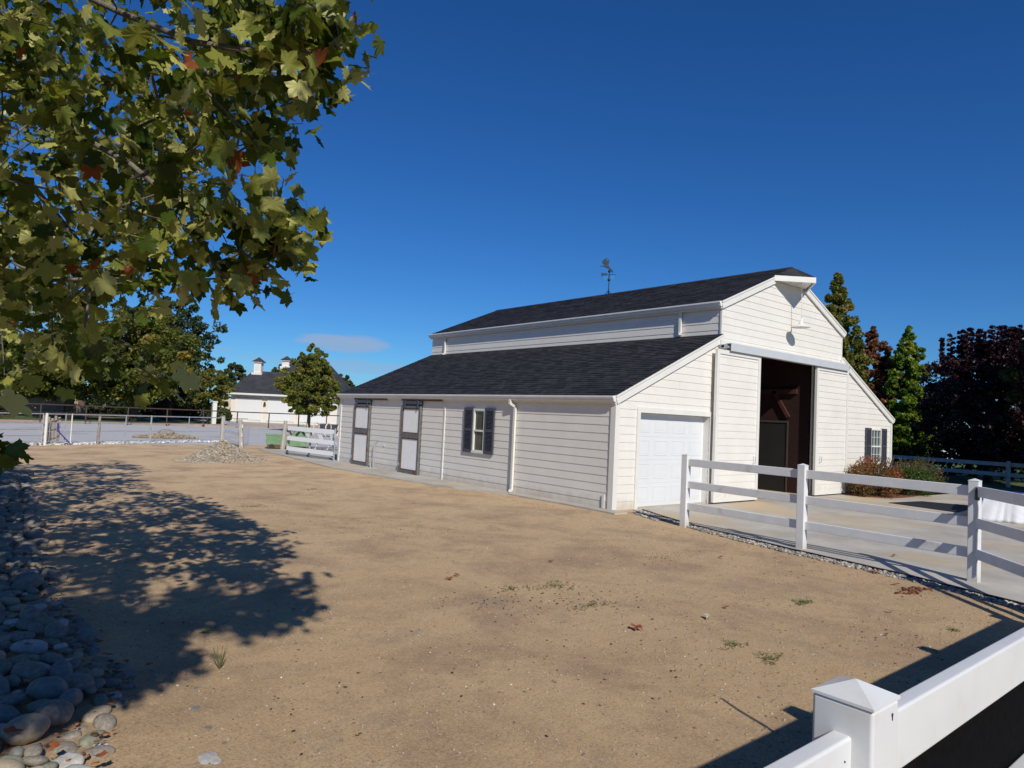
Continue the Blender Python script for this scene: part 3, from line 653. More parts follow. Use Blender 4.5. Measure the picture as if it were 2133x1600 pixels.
# ------------------------------------------------------------------ galvanised pipe fence far left
P0, P1 = G(92, 928), G(463, 921); dP = (P1-P0).normalized()
PF = thing('pipe_fence', (0, 0, 0), 0, 'galvanised four rail pipe fence across the far end of the dirt yard', 'fence')
def onl(px):   # point of the fence line under picture column px
    lo, hi = -14.0, 14.0
    for _ in range(40):
        m_ = (lo+hi)/2; q = proj(P0+dP*m_)
        if q[0] < px: lo = m_
        else: hi = m_
    return P0+dP*lo
for z in (.14, .54, .885, 1.21):
    b = MB(); b.tube([(P0.x, P0.y, z), (P1.x, P1.y, z)], .024 if z > 1.2 else .016, 6); b.build('rail', M_galv, PF)
for px, rad, mt in ((93, .05, M_trim), (133, .02, M_galv), (146, .022, M_trim), (259, .022, M_galv), (312, .032, M_galv), (391, .02, M_galv)):
    p = onl(px); b = MB(); b.tube([(p.x, p.y, -.1), (p.x, p.y, 1.24)], rad, 8); b.build('upright', mt, PF)
p = onl(203); b = MB(); b.tube([(p.x, p.y+.05, -.1), (p.x+.03, p.y+.05, .6), (p.x+.02, p.y+.05, 1.2)], [.06, .055, .045], 8)
tag(b.build('timber_post', M_wood), 'rough grey timber post standing against the pipe fence', 'post')
PG = thing('pipe_gate', (0, 0, 0), 0, 'galvanised pipe gate at the left edge, beyond the stones', 'gate')
Q0, Q1 = onl(86), P0-dP*4.2
for z in (.14, .38, .62, .86, 1.21):
    b = MB(); b.tube([(Q0.x, Q0.y, z), (Q1.x, Q1.y, z)], .022, 6); b.build('rail', M_galv, PG)
for q in (Q0, (Q0+Q1)/2, Q1):
    b = MB(); b.tube([(q.x, q.y, .05), (q.x, q.y, 1.23)], .026, 6); b.build('upright', M_galv, PG)
p = onl(107)
WB = thing('plank_bundle', (p.x, p.y+.35, 0), 0, 'brown upright planks standing together behind the pipe fence', 'planks')
for i in range(5):
    b = MB(); b.box(-.27+i*.115, -.27+i*.115+.085, -.02+.03*(i % 2), .06+.03*(i % 2), 0, 1.14-.05*(i % 3)); b.build('plank', M_wood, WB)
p = onl(117); q = onl(146)
BP = thing('blue_brace', (p.x, p.y-.12, 0), 0, 'bright blue pipe brace leaning by the planks at the pipe fence', 'brace')
b = MB(); b.tube([(0, 0, .55), (0, 0, .86)], .035, 8); b.tube([(0, 0, .57), (q.x-p.x, q.y-p.y, .04)], .022, 8); b.build('pipe', M_blue, BP)

# small board fence section with two grey posts, and the wire beyond
a_, c_ = G(462, 921), G(503, 932)
SF = thing('board_fence', (0, 0, 0), 0, 'short section of three white boards between two leaning grey wood posts by the gravel pile', 'fence')
b = MB(); b.tube([(a_.x, a_.y, -.1), (a_.x, a_.y, 1.28)], [.10, .095], 7); b.build('post', M_wood2, SF)
b = MB(); b.tube([(c_.x, c_.y, -.1), (c_.x-.12, c_.y+.05, 1.25)], [.11, .09], 7); b.build('post', M_wood2, SF)
for z in (.18, .58, .98):
    b = MB(); b.bar((a_.x+.05, a_.y-.12, z+.02), (c_.x-.05, c_.y-.12, z-.03), .035, .16); b.build('board', M_bright if 'M_bright' in globals() else M_vinyl, SF)
WF = thing('wire_fence', (0, 0, 0), 0, 'thin wire fence between the grey post and the green machine', 'fence')
d_ = G(592, 938); e_ = G(517, 925)
b = MB()
for z in np.arange(.1, 1.0, .15): b.tube([(c_.x, c_.y, z), (e_.x, e_.y, z)], .004, 3)
for k in range(8):
    t_ = k/7; x = c_.x+(e_.x-c_.x)*t_; y = c_.y+(e_.y-c_.y)*t_; b.tube([(x, y, 0), (x, y, 1.0)], .004, 3)
b.build('mesh', M_galv, WF); b = MB(); b.tube([(e_.x, e_.y, 0), (e_.x, e_.y, 1.05)], .02, 6); b.build('stake', M_galv, WF)

# white gate beside the barn corner
M_bright = M('fresh_white_paint', (.80, .82, .85), (.86, .87, .89), 3, .4)
ga, gb = G(597, 944), G(708, 962); ga = G(597, 944, .09); ga = Vector((ga.x, ga.y, 0)); gb = Vector((-.12, 13.45, 0))
GT = thing('farm_gate', (0, 0, 0), 0, 'white three board gate hinged at the rear corner of the barn', 'gate')
b = MB()
for z, k in ((.27, .15), (.67, .16), (1.06, .17)):
    b = MB(); b.bar((ga.x, ga.y, z+.02), (gb.x, gb.y, z), .04, k); b.build('board', M_bright, GT)
for t_, lean in ((.03, .2), (.5, .12), (.97, 0)):
    p = ga+(gb-ga)*t_; b = MB(); b.bar((p.x+.06, p.y+.06+lean, .12), (p.x+.06, p.y+.06, 1.1), .09, .05); b.build('upright', M_wood2 if t_ < .9 else M_galv, GT)
gd_ = (gb-ga).normalized()
b = MB(); b.tube([(gb.x+gd_.x*.02, gb.y-.05, .0), (gb.x, gb.y-.05, 1.2)], .03, 8); b.box(gb.x-.05, gb.x+.05, gb.y-.08, gb.y+.02, .86, 1.02); b.build('hinge_post', M_galv, GT)
p = G(596, 940); b = MB(); b.tube([(p.x-.03, p.y+.35, 0), (p.x+.02, p.y+.3, 1.3)], [.10, .08], 7)
tag(b.build('timber_post', M_wood2), 'weathered grey post at the free end of the white farm gate', 'post')

# green machine
gm = G(553, 936)
GM = thing('box_spreader', (gm.x, gm.y, 0), R(-20), 'faded green farm spreader box with rusty skirt beyond the walkway', 'spreader')
b = MB(); b.add([(0,0,.22),(.75,0,.22),(.75,.9,.22),(0,.9,.22),(-.02,-.03,.66),(.77,-.03,.66),(.77,.93,.66),(-.02,.93,.66)], [(0,3,2,1),(0,1,5,4),(1,2,6,5),(2,3,7,6),(3,0,4,7)]); b.box(-.03, .78, -.05, -.0305, .62, .67); b.build('hopper', M_green, GM)
b = MB(); b.box(.7505, 1.75, -.12, .85, .16, .62); b.build('body', M_green, GM, bevel=.02)
b = MB(); b.box(.05, .70, .0, .8, .06, .219); b.box(.8, 1.7, -.05, .7, .08, .159); b.build('skirt', M_rust, GM)
b = MB(); b.add([(1.0,.0,.62),(1.25,.0,.85),(1.4,.0,1.1),(1.55,.0,1.15),(1.65,.0,.62),(1.0,.5,.62),(1.25,.5,.85),(1.4,.5,1.1),(1.55,.5,1.15),(1.65,.5,.62)], [(0,1,2,3,4),(5,9,8,7,6),(0,5,6,1),(1,6,7,2),(2,7,8,3),(3,8,9,4)]); b.build('hood', M_green, GM)
b = MB(); b.tube([(.62, .1, .92), (1.0, .1, .78), (1.1, .1, .62)], .03, 6); b.tube([(1.25, -.03, .66), (1.45, -.03, .9), (1.62, -.03, .70)], .05, 6); b.build('lever', M_black, GM)
for k in range(2):
    b = MB(); b.tube([(.25+.001, -.06+.5*k, .12), (.25, .0+.5*k, .12)], .12, 14); b.build('wheel', M_black, GM)
# white ring-tined implement behind the gate
im = G(676, 948)
IM = thing('spring_tine_harrow', (im.x+1.2, im.y+2.2, 0), R(-62), 'white and red farm implement with curled spring tines behind the white farm gate', 'implement')
M_red = M('faded_red_paint', (.30, .07, .04), (.42, .13, .08), 5, .6)
b = MB(); b.box(-1.6, 1.6, -.06, .06, .86, .98); b.build('main_beam', M_red, IM)
b = MB(); b.box(-1.6, 1.6, .4, .5, .80, .9); b.box(-1.6, -1.5, -.1, 1.2, .80, .9); b.box(1.5, 1.6, -.1, 1.2, .80, .9); b.build('frame', M_black, IM)
M_tine = M('cream_tine_paint', (.62, .55, .48), (.72, .66, .60), 5, .5)
for k in range(5):
    x = -1.4+k*.66; b = MB()
    pts = [(x, -.02+.20*math.cos(t_), 1.05+.20*math.sin(t_)) for t_ in np.linspace(-1.2, 3.9, 14)]
    pts += [(x, -.25, .75), (x, -.05, .5), (x, .12, .28), (x, -.05, .05)]
    b.tube(pts, .028, 6); b.build('tine', M_tine, IM)
for k in range(4):
    x = -1.1+k*.66; b = MB(); b.add([(x,-.3,.75),(x+.22,-.3,.72),(x+.3,-.2,.35),(x+.08,-.2,.38),(x,-.26,.75),(x+.22,-.26,.72),(x+.3,-.16,.35),(x+.08,-.16,.38)], [(0,1,2,3),(7,6,5,4),(0,4,5,1),(1,5,6,2),(2,6,7,3),(3,7,4,0)]); b.build('shield', M_sheet, IM)
tr = G(640, 905)
b = MB(); b.box(-2.2, 2.4, -.4, .4, .35, .85); tro = b.build('feed_trough', M('dark_trough', (.03, .03, .04), (.05, .05, .06), 4, .5), None, bevel=.04); tro.location = (tr.x+1.5, tr.y-4, 0); tro.rotation_euler = (0, 0, R(-40)); tag(tro, 'long dark trough standing on the gravel behind the white farm gate', 'trough')

# ------------------------------------------------------------------ brown pipe fence beyond the gravel
Pa, Pb = G(300, 886), G(600, 893); dB = (Pb-Pa).normalized()
BR = thing('pipe_fence', (0, 0, 0), 0, 'dark brown pipe fence on the far side of the grey gravel lot', 'fence')
b = MB(); b.tube([Pa-dB*30+Vector((0, 0, 1.3)), Pb+dB*10+Vector((0, 0, 1.3))], .045, 6); b.build('rail', M_brown, BR)
b = MB(); b.tube([Pa-dB*30+Vector((0, 0, .75)), Pa+dB*8+Vector((0, 0, .75))], .02, 5); b.build('wire', M_brown, BR)
for k in range(-11, 9):
    p = Pa+dB*(k*2.75+1.6); b = MB(); b.tube([(p.x, p.y, 0), (p.x, p.y, 1.32)], .05, 6); b.build('post', M_brown, BR)

# ------------------------------------------------------------------ far house and garage
def hy(px): return 869.6+.0468*(px-1066)
def LXd(px, d, ref): return (px-ref)/FPX*d
def LZd(px, py, d): return CAM.z+(hy(px)-py)/FPX*d
Fh = Vector((math.sin(YAW), math.cos(YAW), 0)); Sh = Vector((math.cos(YAW), -math.sin(YAW), 0))
def at(px, d): 
    p = CAM+Fh*d+Sh*((px-1066.5)/FPX*d); return Vector((p.x, p.y, 0))
HD = 78.0
M_hroof = M('far_shingle', (.022, .023, .030), (.045, .045, .055), 1.2, .9)
HS = thing('house', at(484, HD), -YAW, 'distant cream house with dark hip roofs, two white cupolas and garage doors', 'house')
def hx(px, d=HD): return LXd(px, d, 484)
W_ = hx(706); zE = 3.05
b = MB(); b.box(0, W_, 0, 10, -.1, zE); b.build('wall', M('cream_wall', (.66, .62, .55), (.72, .68, .61), 1, .7), HS)
def hip(x0, x1, y0, y1, ze, zr, inset, name='roof', pl_=None):
    b = MB(); b.add([(x0,y0,ze),(x1,y0,ze),(x1,y1,ze),(x0,y1,ze),(x0+inset,(y0+y1)/2,zr),(x1-inset,(y0+y1)/2,zr)], [(0,1,5,4),(1,2,5),(2,3,4,5),(3,0,4),(3,2,1,0)]); return b.build(name, M_hroof, HS)
hip(-.5, hx(640), -.6, 8.0, zE+.15, 6.0, 1.4); hip(1.9, W_+.4, .5, 10.6, zE+.2, 7.2, 2.9)
b = MB(); b.box(-.55, W_+.5, -.72, -.605, zE, zE+.2); b.build('gutter', M_gutter, HS)
for p0, p1 in ((496, 546), (563, 615), (632, 682)):
    b = MB(); b.box(hx(p0), hx(p1), -.06, -.002, .25, 2.55); gg = b.build('garage_door', M_gdoor, HS)
    b = MB(); b.box(hx(p0)-.12, hx(p0)-.001, -.1, -.002, .2, 2.7); b.box(hx(p1)+.001, hx(p1)+.12, -.1, -.002, .2, 2.7); b.box(hx(p0), hx(p1), -.1, -.002, 2.5505, 2.7); b.build('casing', M_trim, gg)
for px, zt, zb in ((537, 7.55, 5.75), (595, 8.0, 6.75)):
    yc = 3.6 if px < 560 else 5.5; cx = (px-1066.5)/FPX*(HD+yc)-(484-1066.5)/FPX*HD
    b = MB(); b.box(cx-.42, cx+.42, yc-.42, yc+.42, zb-.6, zt-.55); b.box(cx-.6, cx+.6, yc-.6, yc+.6, zb-.7, zb+.08); b.box(cx-.58, cx+.58, yc-.58, yc+.58, zt-.549, zt-.45); cu = b.build('cupola', M_trim, HS)
    b = MB(); b.add([(cx-.64,yc-.64,zt-.449),(cx+.64,yc-.64,zt-.449),(cx+.64,yc+.64,zt-.449),(cx-.64,yc+.64,zt-.449),(cx,yc,zt+.12)], [(0,1,4),(1,2,4),(2,3,4),(3,0,4),(3,2,1,0)]); b.build('cupola_roof', M_hroof, cu)
    b = MB(); b.box(cx-.22, cx+.22, yc-.44, yc-.421, zb+.35, zt-.7); b.build('louvre', M_gutter, cu)
b = MB(); b.tube([(hx(555), -.12, 1.95), (hx(555), -.12, 2.35)], [.16, .07], 8); b.build('wall_lamp', M_black, HS)
b = MB(); b.box(-3.0, -.002, 3, 9, 0, 2.6); b.build('side_wall', M('tan_wall', (.52, .46, .38), (.60, .54, .45), 1, .7), HS)
# other pale structures left of it, seen under the trees
GZ_ = thing('garden_pavilion', at(352, 84), -YAW, 'small pale pavilion with white columns half hidden under the dark trees', 'pavilion')
b = MB()
for x in (-1.6, 1.7): 
    b = MB(); b.box(x-.13, x+.13, -.13, .13, 0, 2.6); b.build('column', M_trim, GZ_)
b = MB(); b.box(-2.0, 2.1, -.3, 3.5, 2.601, 3.0); b.build('roof', M_trim, GZ_)
for px, d, wd_, ht, lab in ((88, 66, 3.2, 3.3, 'tan stucco garden wall block behind the pipe gate, leftmost of the tan blocks'), (147, 68, 1.8, 3.2, 'narrow tan block under the trees right of the widest tan block')):
    o = MB().box(-wd_/2, wd_/2, 0, 1.2, -.1, ht).build('garden_block', M_gold, None, bevel=.12); o.location = at(px, d); o.rotation_euler = (0, 0, -YAW); tag(o, lab, 'garden wall')
wp = G(444, 888)
o = MB().box(-.16, .16, -.16, .16, -.1, 2.0).box(-.2, .2, -.2, .2, 2.0, 2.1).build('gate_pillar', M_trim, None); o.location = wp; tag(o, 'slim white pillar behind the brown pipe fence near the round topiary bush', 'pillar')

# ------------------------------------------------------------------ vegetation
def rot_basis(n, up_bias, g):
    N = g.normal(0, 1, (n, 3)); N[:, 2] = N[:, 2]*.8 + up_bias; N /= np.linalg.norm(N, axis=1, keepdims=True)
    T = np.cross(N, g.normal(0, 1, (n, 3))); T /= np.linalg.norm(T, axis=1, keepdims=True); B_ = np.cross(N, T)
    return N, T, B_
def leafquads(P, size, g, up=.5, asp=.62):
    n = len(P); N, T, B_ = rot_basis(n, up, g); s = size*g.uniform(.6, 1.3, (n, 1))
    a = T*s; b_ = B_*s*asp; nn = N*s*.12
    V = np.stack([P-a+nn, P-b_, P+a+nn, P+b_], 1).reshape(-1, 3)
    return V, np.arange(4*n).reshape(n, 4)
def crown(parent, mat, H, z0, rad, shape, nclump, nleaf, size, g, tone=(.5, .2), lean=(0, 0), spikes=0, clr=.16):
    """clumped leaf cloud; shape gives radius fraction at height fraction t"""
    C_ = []; tries = 0
    while len(C_) < nclump:
        t = g.uniform(0, 1); a = g.uniform(0, 2*math.pi); rr = g.uniform(0, 1)**.42
        R_ = rad*shape(t)*(1+.22*math.sin(a*3+t*5+rad)+.14*math.sin(a*7+t*11))
        if g.uniform() > (shape(t)+.12): continue
        C_.append((R_*rr*math.cos(a)+lean[0]*t, R_*rr*math.sin(a)+lean[1]*t, z0+(H-z0)*t))
    C_ = np.array(C_)
    for k in range(spikes):
        a = g.uniform(0, 6.28); r_ = rad*.75*g.uniform(.1, 1)**.6; t = math.sqrt(max(0, 1-(r_/rad)**2)); hh = z0+(H-z0)*(.55+.38*t)
        st = np.array([[r_*math.cos(a), r_*math.sin(a), hh+i*.22] for i in range(6)]); C_ = np.vstack([C_, st])
    P = []; tn = []
    for i, c in enumerate(C_):
        sp = clr*rad*g.uniform(.5, 1.3)*(.35+.65*shape(min(.999, max(0, (c[2]-z0)/(H-z0))))) if i < nclump else .10
        m_ = nleaf if i < nclump else max(6, nleaf//4)
        q = g.normal(0, 1, (m_, 3)); q /= (np.linalg.norm(q, axis=1, keepdims=True)+.01); q *= g.uniform(.2, 1, (m_, 1))**.5
        q[:, 2] *= .75; P.append(c+q*sp); tb = tone[0]+g.normal(0, tone[1]*.6); tn.append(np.clip(tb+g.normal(0, tone[1]*.5, m_), 0, 1))
    P = np.vstack(P); tn = np.concatenate(tn)
    V, F_ = leafquads(P, size, g)
    o = npmesh('crown', V, F_, mat, parent, tn)
    return C_
def trunk(parent, H, r_, mat=M_bark2, C_=None, fork=None, g=None):
    b = MB(); b.tube([(0, 0, -.1), (.04*r_, .02, H*.3), (0, .05, H*.6), (0, 0, H*.88)], [r_*1.25, r_, r_*.6, r_*.15], 8)
    if C_ is not None:
        for c in C_[:: max(1, len(C_)//26)]:
            z = min(c[2]*.75, H*.7); z = max(z, (fork or H*.2)); b.tube([(0, 0, z), (c[0]*.5, c[1]*.5, (z+c[2])/2+.1), tuple(c)], [r_*.35, r_*.2, .02], 5, cap=False)
    return b.build('trunk', mat, parent, smooth=True)
def tree(name, loc, H, z0, rad, shape, mat, nclump, nleaf, size, label, cat='tree', tone=(.5, .2), tr=.16, seed=1, lean=(0, 0), spikes=0, bark=M_bark2, group=None, clr=.16):
    t = thing(name, loc, 0, label, cat, group); g_ = np.random.default_rng(seed)
    C_ = crown(t, mat, H, z0, rad, shape, nclump, nleaf, size, g_, tone, lean, spikes, clr)
    trunk(t, H*.93, tr, bark, C_, z0*.9+.1)
    return t
sph = lambda t: math.sqrt(max(0, 1-(2*t-1)**2))
egg = lambda t: (math.sqrt(max(0, 1-(1.6*t-.6)**2)) if t > .375 else .6+.4*t/.375)
colm = lambda t: min(1, .60+1.6*t if t < .25 else 1)*(1-t)**.80*1.22
cone = lambda t: (1-t)**.8*(1 if t > .1 else .6+4*t)
L_dark = leafmat('dark_oak_leaves', [(0, (.018, .03, .010)), (.5, (.035, .055, .017)), (1, (.08, .10, .03))], .2)
L_olive = leafmat('olive_maple_leaves', [(0, (.05, .07, .012)), (.45, (.11, .125, .02)), (.8, (.20, .19, .03)), (1, (.30, .20, .04))], .35)
L_bright = leafmat('golden_maple_leaves', [(0, (.07, .09, .018)), (.5, (.15, .17, .03)), (1, (.30, .26, .06))], .4)
L_yel = leafmat('yellowing_leaves', [(0, (.06, .075, .016)), (.5, (.15, .15, .03)), (1, (.28, .24, .05))], .35)
L_green = leafmat('sweetgum_green_leaves', [(0, (.05, .10, .016)), (.5, (.11, .19, .022)), (.85, (.26, .31, .035)), (1, (.36, .30, .05))], .35)
L_red = leafmat('autumn_red_leaves', [(0, (.10, .04, .022)), (.45, (.21, .085, .045)), (.8, (.30, .15, .06)), (1, (.20, .19, .05))], .35)
L_mix = leafmat('turning_leaves', [(0, (.07, .10, .022)), (.45, (.16, .18, .04)), (.75, (.28, .22, .06)), (1, (.30, .14, .06))], .35)
L_purp = leafmat('purple_plum_leaves', [(0, (.010, .004, .008)), (.6, (.030, .010, .016)), (.93, (.075, .022, .030)), (1, (.05, .06, .02))], .2, rough=.4)
L_nand = leafmat('bronze_shrub_leaves', [(0, (.05, .07, .02)), (.45, (.13, .10, .035)), (.75, (.26, .085, .035)), (1, (.40, .10, .05))], .3)
L_shrub = leafmat('green_shrub_leaves', [(0, (.03, .055, .015)), (.6, (.07, .11, .02)), (1, (.16, .17, .04))], .3)
def zt(px, py, d): return LZd(px, py, d)
def tw(px0, d): return px0/FPX*d
D = 72
tree('oak_tree', at(352, D), zt(350, 615, D), 1.4, tw(92, D), egg, L_dark, 300, 70, .17, 'large dark green oak rising behind the yellowish maples at the left', seed=11, tr=.4, tone=(.6, .25))
D = 60
tree('maple_tree', at(285, D), zt(280, 640, D), 1.9, tw(112, D), egg, L_olive, 300, 70, .17, 'broad olive maple turning yellow, in front of the large dark oak', seed=12, tr=.28, tone=(.45, .3))
D = 58
tree('maple_tree', at(150, D), zt(150, 668, D), 1.9, tw(110, D), egg, L_olive, 260, 70, .17, 'olive maple second from the left edge beyond the pipe fence', seed=13, tr=.28, tone=(.35, .3))
D = 62
tree('maple_tree', at(35, D), zt(30, 700, D), 2.0, tw(100, D), egg, L_olive, 220, 65, .17, 'dark olive maple at the left edge of the view beyond the pipe gate', seed=14, tr=.28, tone=(.25, .25))
tree('oak_tree', at(-60, 75), 11, 1.5, 6, egg, L_dark, 160, 50, .22, 'dark oak at the very left behind the overhanging leaves', seed=15, tr=.3)
D = 63
tree('ornamental_pear', at(438, D), zt(438, 768, D), 1.55, tw(46, D), egg, L_yel, 130, 60, .12, 'small rounded yellow green tree in front of the left end of the cream house', seed=16, tr=.1, tone=(.5, .25))
D = 54
tree('maple_tree', at(648, D), zt(645, 718, D), 1.5, tw(70, D), lambda t: egg(t)*(1-.5*t), L_bright, 330, 70, .11, 'bushy green gold maple standing alone in front of the cream house', seed=17, tr=.12, tone=(.55, .3), clr=.15)
for px, py, d, r_, s_, lab in ((487, 757, 118, 30, 21, 'small far grey green oak above the left end of the house roof'), (580, 755, 122, 26, 22, 'far grey green oak between the two white cupolas'), (712, 782, 105, 30, 23, 'far grey green oak just left of the barn roof tip')):
    tree('distant_oak', at(px, d), zt(px, py, d), 2, tw(r_, d), egg, L_dark, 110, 34, .30, lab, seed=s_, tone=(.8, .2), tr=.2)
# dark hedge and trunks under the trees
def bushrow(name, p, q, n, h_, r_, mat, label, cat, seed, size=.16, nl=60, tone=(.5, .2)):
    t = thing(name, p, 0, label, cat); g_ = np.random.default_rng(seed); P = []; tn = []
    for i in range(n):
        c = (Vector(q)-Vector(p))*(i/(n-1) if n > 1 else 0); m_ = nl; v = g_.normal(0, 1, (m_, 3)); v /= np.linalg.norm(v, axis=1, keepdims=True); v *= g_.uniform(.5, 1, (m_, 1))**.4
        hh = h_*g_.uniform(.7, 1.1); P.append(np.array([c.x, c.y, hh/2])+v*np.array([r_, r_, hh/2])); tn.append(np.clip(tone[0]+g_.normal(0, tone[1], m_), 0, 1))
    V, F_ = leafquads(np.vstack(P), size, g_); npmesh('foliage', V, F_, mat, t, np.concatenate(tn)); 
    b = MB()
    for i in range(n): c = (Vector(q)-Vector(p))*(i/(n-1) if n > 1 else 0); b.tube([(c.x, c.y, 0), (c.x, c.y, h_*.6)], .06, 5)
    b.build('stem', M_bark2, t); return t
bushrow('hedge', at(-40, 70), at(420, 80), 34, 2.5, 1.6, L_dark, 'long dark hedge in the shade under the left trees', 'hedge', 31, .25, 150, tone=(.15, .15))
o = bushrow('topiary_bush', at(463, 60), at(463, 60), 1, 1.95, 1.0, L_shrub, 'neat dome shaped green bush beside the white pillar', 'bush', 32, .10, 1800, tone=(.35, .2))
# right of the barn
D = 41
tree('sweetgum_tree', at(1742, D), zt(1742, 566, D), .6, tw(70, D), colm, L_mix, 460, 120, .10, 'tall narrow green gold tree directly behind the barn gable', seed=41, tr=.14, tone=(.42, .28), clr=.24)
tree('sweetgum_tree', at(1786, 43), zt(1786, 700, 43), .6, tw(34, 43), colm, L_green, 130, 70, .12, 'short narrow green tree tucked between the gold tree and the red tree', seed=42, tr=.10, tone=(.6, .25))
tree('sweetgum_tree', at(1830, D), zt(1816, 680, D), .6, tw(80, D), colm, L_red, 460, 120, .09, 'narrow tree with rust red autumn leaves behind the barn corner', seed=43, tr=.12, tone=(.45, .25), lean=(-.3, .25))
tree('sweetgum_tree', at(1893, 39), zt(1885, 678, 39), .5, tw(72, 39), colm, L_green, 440, 120, .09, 'narrow bright green tree between the red tree and the dark purple tree', seed=44, tr=.12, tone=(.55, .28))
tree('purple_plum_tree', at(2062, 31), zt(2060, 715, 31), .9, tw(128, 31), lambda t: egg(t)**.8, L_purp, 440, 130, .072, 'large dark purple leaved tree at the right edge behind the shaded fence', seed=45, tr=.16, tone=(.45, .3), spikes=44, clr=.17)
tree('purple_plum_tree', at(2230, 33), 7.6, .9, 3.4, lambda t: egg(t)**.8, L_purp, 260, 80, .10, 'second dark purple tree cut off by the right edge of the view', seed=46, tr=.16, tone=(.5, .3), spikes=16)
tree('shade_tree', Vector((20.4, -4.9, 0)), 9.5, 1.2, 2.6, egg, L_dark, 300, 110, .17, 'tall dark tree just outside the right edge beside the back fence', seed=49, tr=.16)
tree('shade_tree', Vector((18.6, -8.4, 0)), 9.0, 1.6, 3.3, egg, L_purp, 300, 100, .17, 'purple tree outside the right edge that shades the back fence', seed=47, tr=.16)
tree('shade_tree', Vector((17.0, -13.5, 0)), 8.5, 2.0, 3.0, egg, L_green, 120, 80, .16, 'green tree outside the right edge that shades the lawn', seed=48, tr=.16)
bushrow('hedge', Vector((25.5, -8, 0)), Vector((33, 13, 0)), 22, 1.9, 1.2, L_dark, 'low dark shrubs behind the shaded white fence', 'hedge', 33, .16, 170, tone=(.1, .1))
fb = thing('far_shed', at(2020, 62), -YAW, 'pale low building glimpsed under the purple tree', 'shed')
MB().box(-2.4, 2.0, 0, 4, 0, .9).build('wall', M_trim, fb); MB().box(-2.6, 2.2, -.2, 4.2, .901, 1.25).build('roof', M_gutter, fb)
# shrubs by the barn window with mulch
def shrub(name, loc, rx, ry, h_, mat, n, size, label, seed, tone):
    t = thing(name, loc, 0, label, 'shrub'); g_ = np.random.default_rng(seed); P = []; tn = []
    for i in range(60):
        a = g_.uniform(0, 6.28); rr = g_.uniform(.0, 1)**.5; c = np.array([rx*.75*rr*math.cos(a), ry*.75*rr*math.sin(a), h_*(.12+.72*g_.uniform()*(1-.45*rr))])
        m_ = n//60; v = g_.normal(0, 1, (m_, 3)); v /= np.linalg.norm(v, axis=1, keepdims=True); v *= g_.uniform(.1, 1, (m_, 1))**.5*.30
        P.append(c+v); tb = tone(c/np.array([rx, ry, h_]))+g_.normal(0, .13); tn.append(np.clip(tb+g_.normal(0, .10, m_), 0, 1))
    V, F_ = leafquads(np.vstack(P), size, g_, up=.3, asp=.4); npmesh('foliage', V, F_, mat, t, np.concatenate(tn))
    b = MB()
    for k in range(14):
        a = g_.uniform(0, 6.28); b.tube([(0.1*math.cos(a), .1*math.sin(a), 0), (rx*.4*math.cos(a), ry*.4*math.sin(a), h_*.5), (rx*.6*math.cos(a), ry*.6*math.sin(a), h_*.85)], .012, 4)
    b.build('stem', M_bark2, t)
sp_ = G(1800, 1036); 
mul = []
for k in range(26):
    a = 2*math.pi*k/26; mul.append((12.05+1.85*math.cos(a)*(1+.08*math.sin(3*a)), -.62+.95*math.sin(a)*(1+.1*math.sin(2*a+1))))
mul = [(x, min(y, -.06)) for x, y in mul]
sheet('mulch_bed', mul, .03, M_mulch, .05)
shrub('nandina_shrub', (11.05, -.85, 0), 1.15, .78, 1.42, L_nand, 12000, .036, 'reddish bronze shrub under the small barn window', 51, lambda c: .35+.35*c[2]+(.35 if c[0] > .1 and c[2] < .45 else 0))
shrub('green_shrub', (12.75, -1.1, 0), 1.0, .8, 1.22, L_shrub, 9000, .036, 'green shrub right of the bronze shrub by the barn corner', 52, lambda c: .35+.2*c[2])
shrub('green_shrub', (14.9, -.6, 0), 1.2, .9, 1.35, L_nand, 8000, .04, 'dull green and rust shrub just past the right barn corner', 53, lambda c: .25)

# overhanging plane tree: leaves as real lobed blades on a grown branch frame
def inpoly(x, y, P):
    c = False; j = len(P)-1
    for i in range(len(P)):
        if (P[i][1] > y) != (P[j][1] > y) and x < (P[j][0]-P[i][0])*(y-P[i][1])/(P[j][1]-P[i][1])+P[i][0]: c = not c
        j = i
    return c
CAN = [(-90, -90), (630, -90), (700, 5), (715, 60), (705, 130), (695, 200), (620, 215), (560, 195), (500, 205), (455, 240), (500, 262), (580, 295), (575, 340), (520, 370), (480, 400), (540, 440), (615, 465), (625, 505), (570, 515), (505, 490), (480, 540), (520, 575), (490, 600), (455, 570), (410, 510), (350, 525), (300, 555), (240, 600), (190, 640), (90, 660), (60, 680), (-90, 710)]
LOW = [(-90, 640), (250, 620), (360, 700), (385, 770), (340, 800), (200, 760), (60, 800), (-90, 960)]
SHA = [(-900, 945), (230, 948), (315, 985), (285, 1005), (330, 1020), (440, 1045), (500, 1085), (580, 1105), (628, 1160), (635, 1230), (600, 1300), (520, 1318), (440, 1290), (335, 1325), (350, 1370), (310, 1420), (230, 1440), (120, 1500), (20, 1610), (-900, 1900)]
def shadow_ok(P):
    S_ = P+SUND*P.z; q = proj(S_)
    if q is None: return S_.x < -10.6
    return inpoly(q[0], q[1], SHA)
gr = np.random.default_rng(21)
cl = []
while len(cl) < 330:
    if gr.uniform() < .92: x, y = gr.uniform(-90, 720), gr.uniform(-90, 760); ok = inpoly(x, y, CAN)
    else: x, y = gr.uniform(-90, 390), gr.uniform(600, 960); ok = inpoly(x, y, LOW)
    if not ok: continue
    d = 3.9+8.5*gr.uniform()**1.1 if x < 420 else 3.7+3.2*gr.uniform()
    P = DP(x, y, d)
    if P.z < .9 or P.z > 7.6: continue
    if shadow_ok(P): cl.append(P)
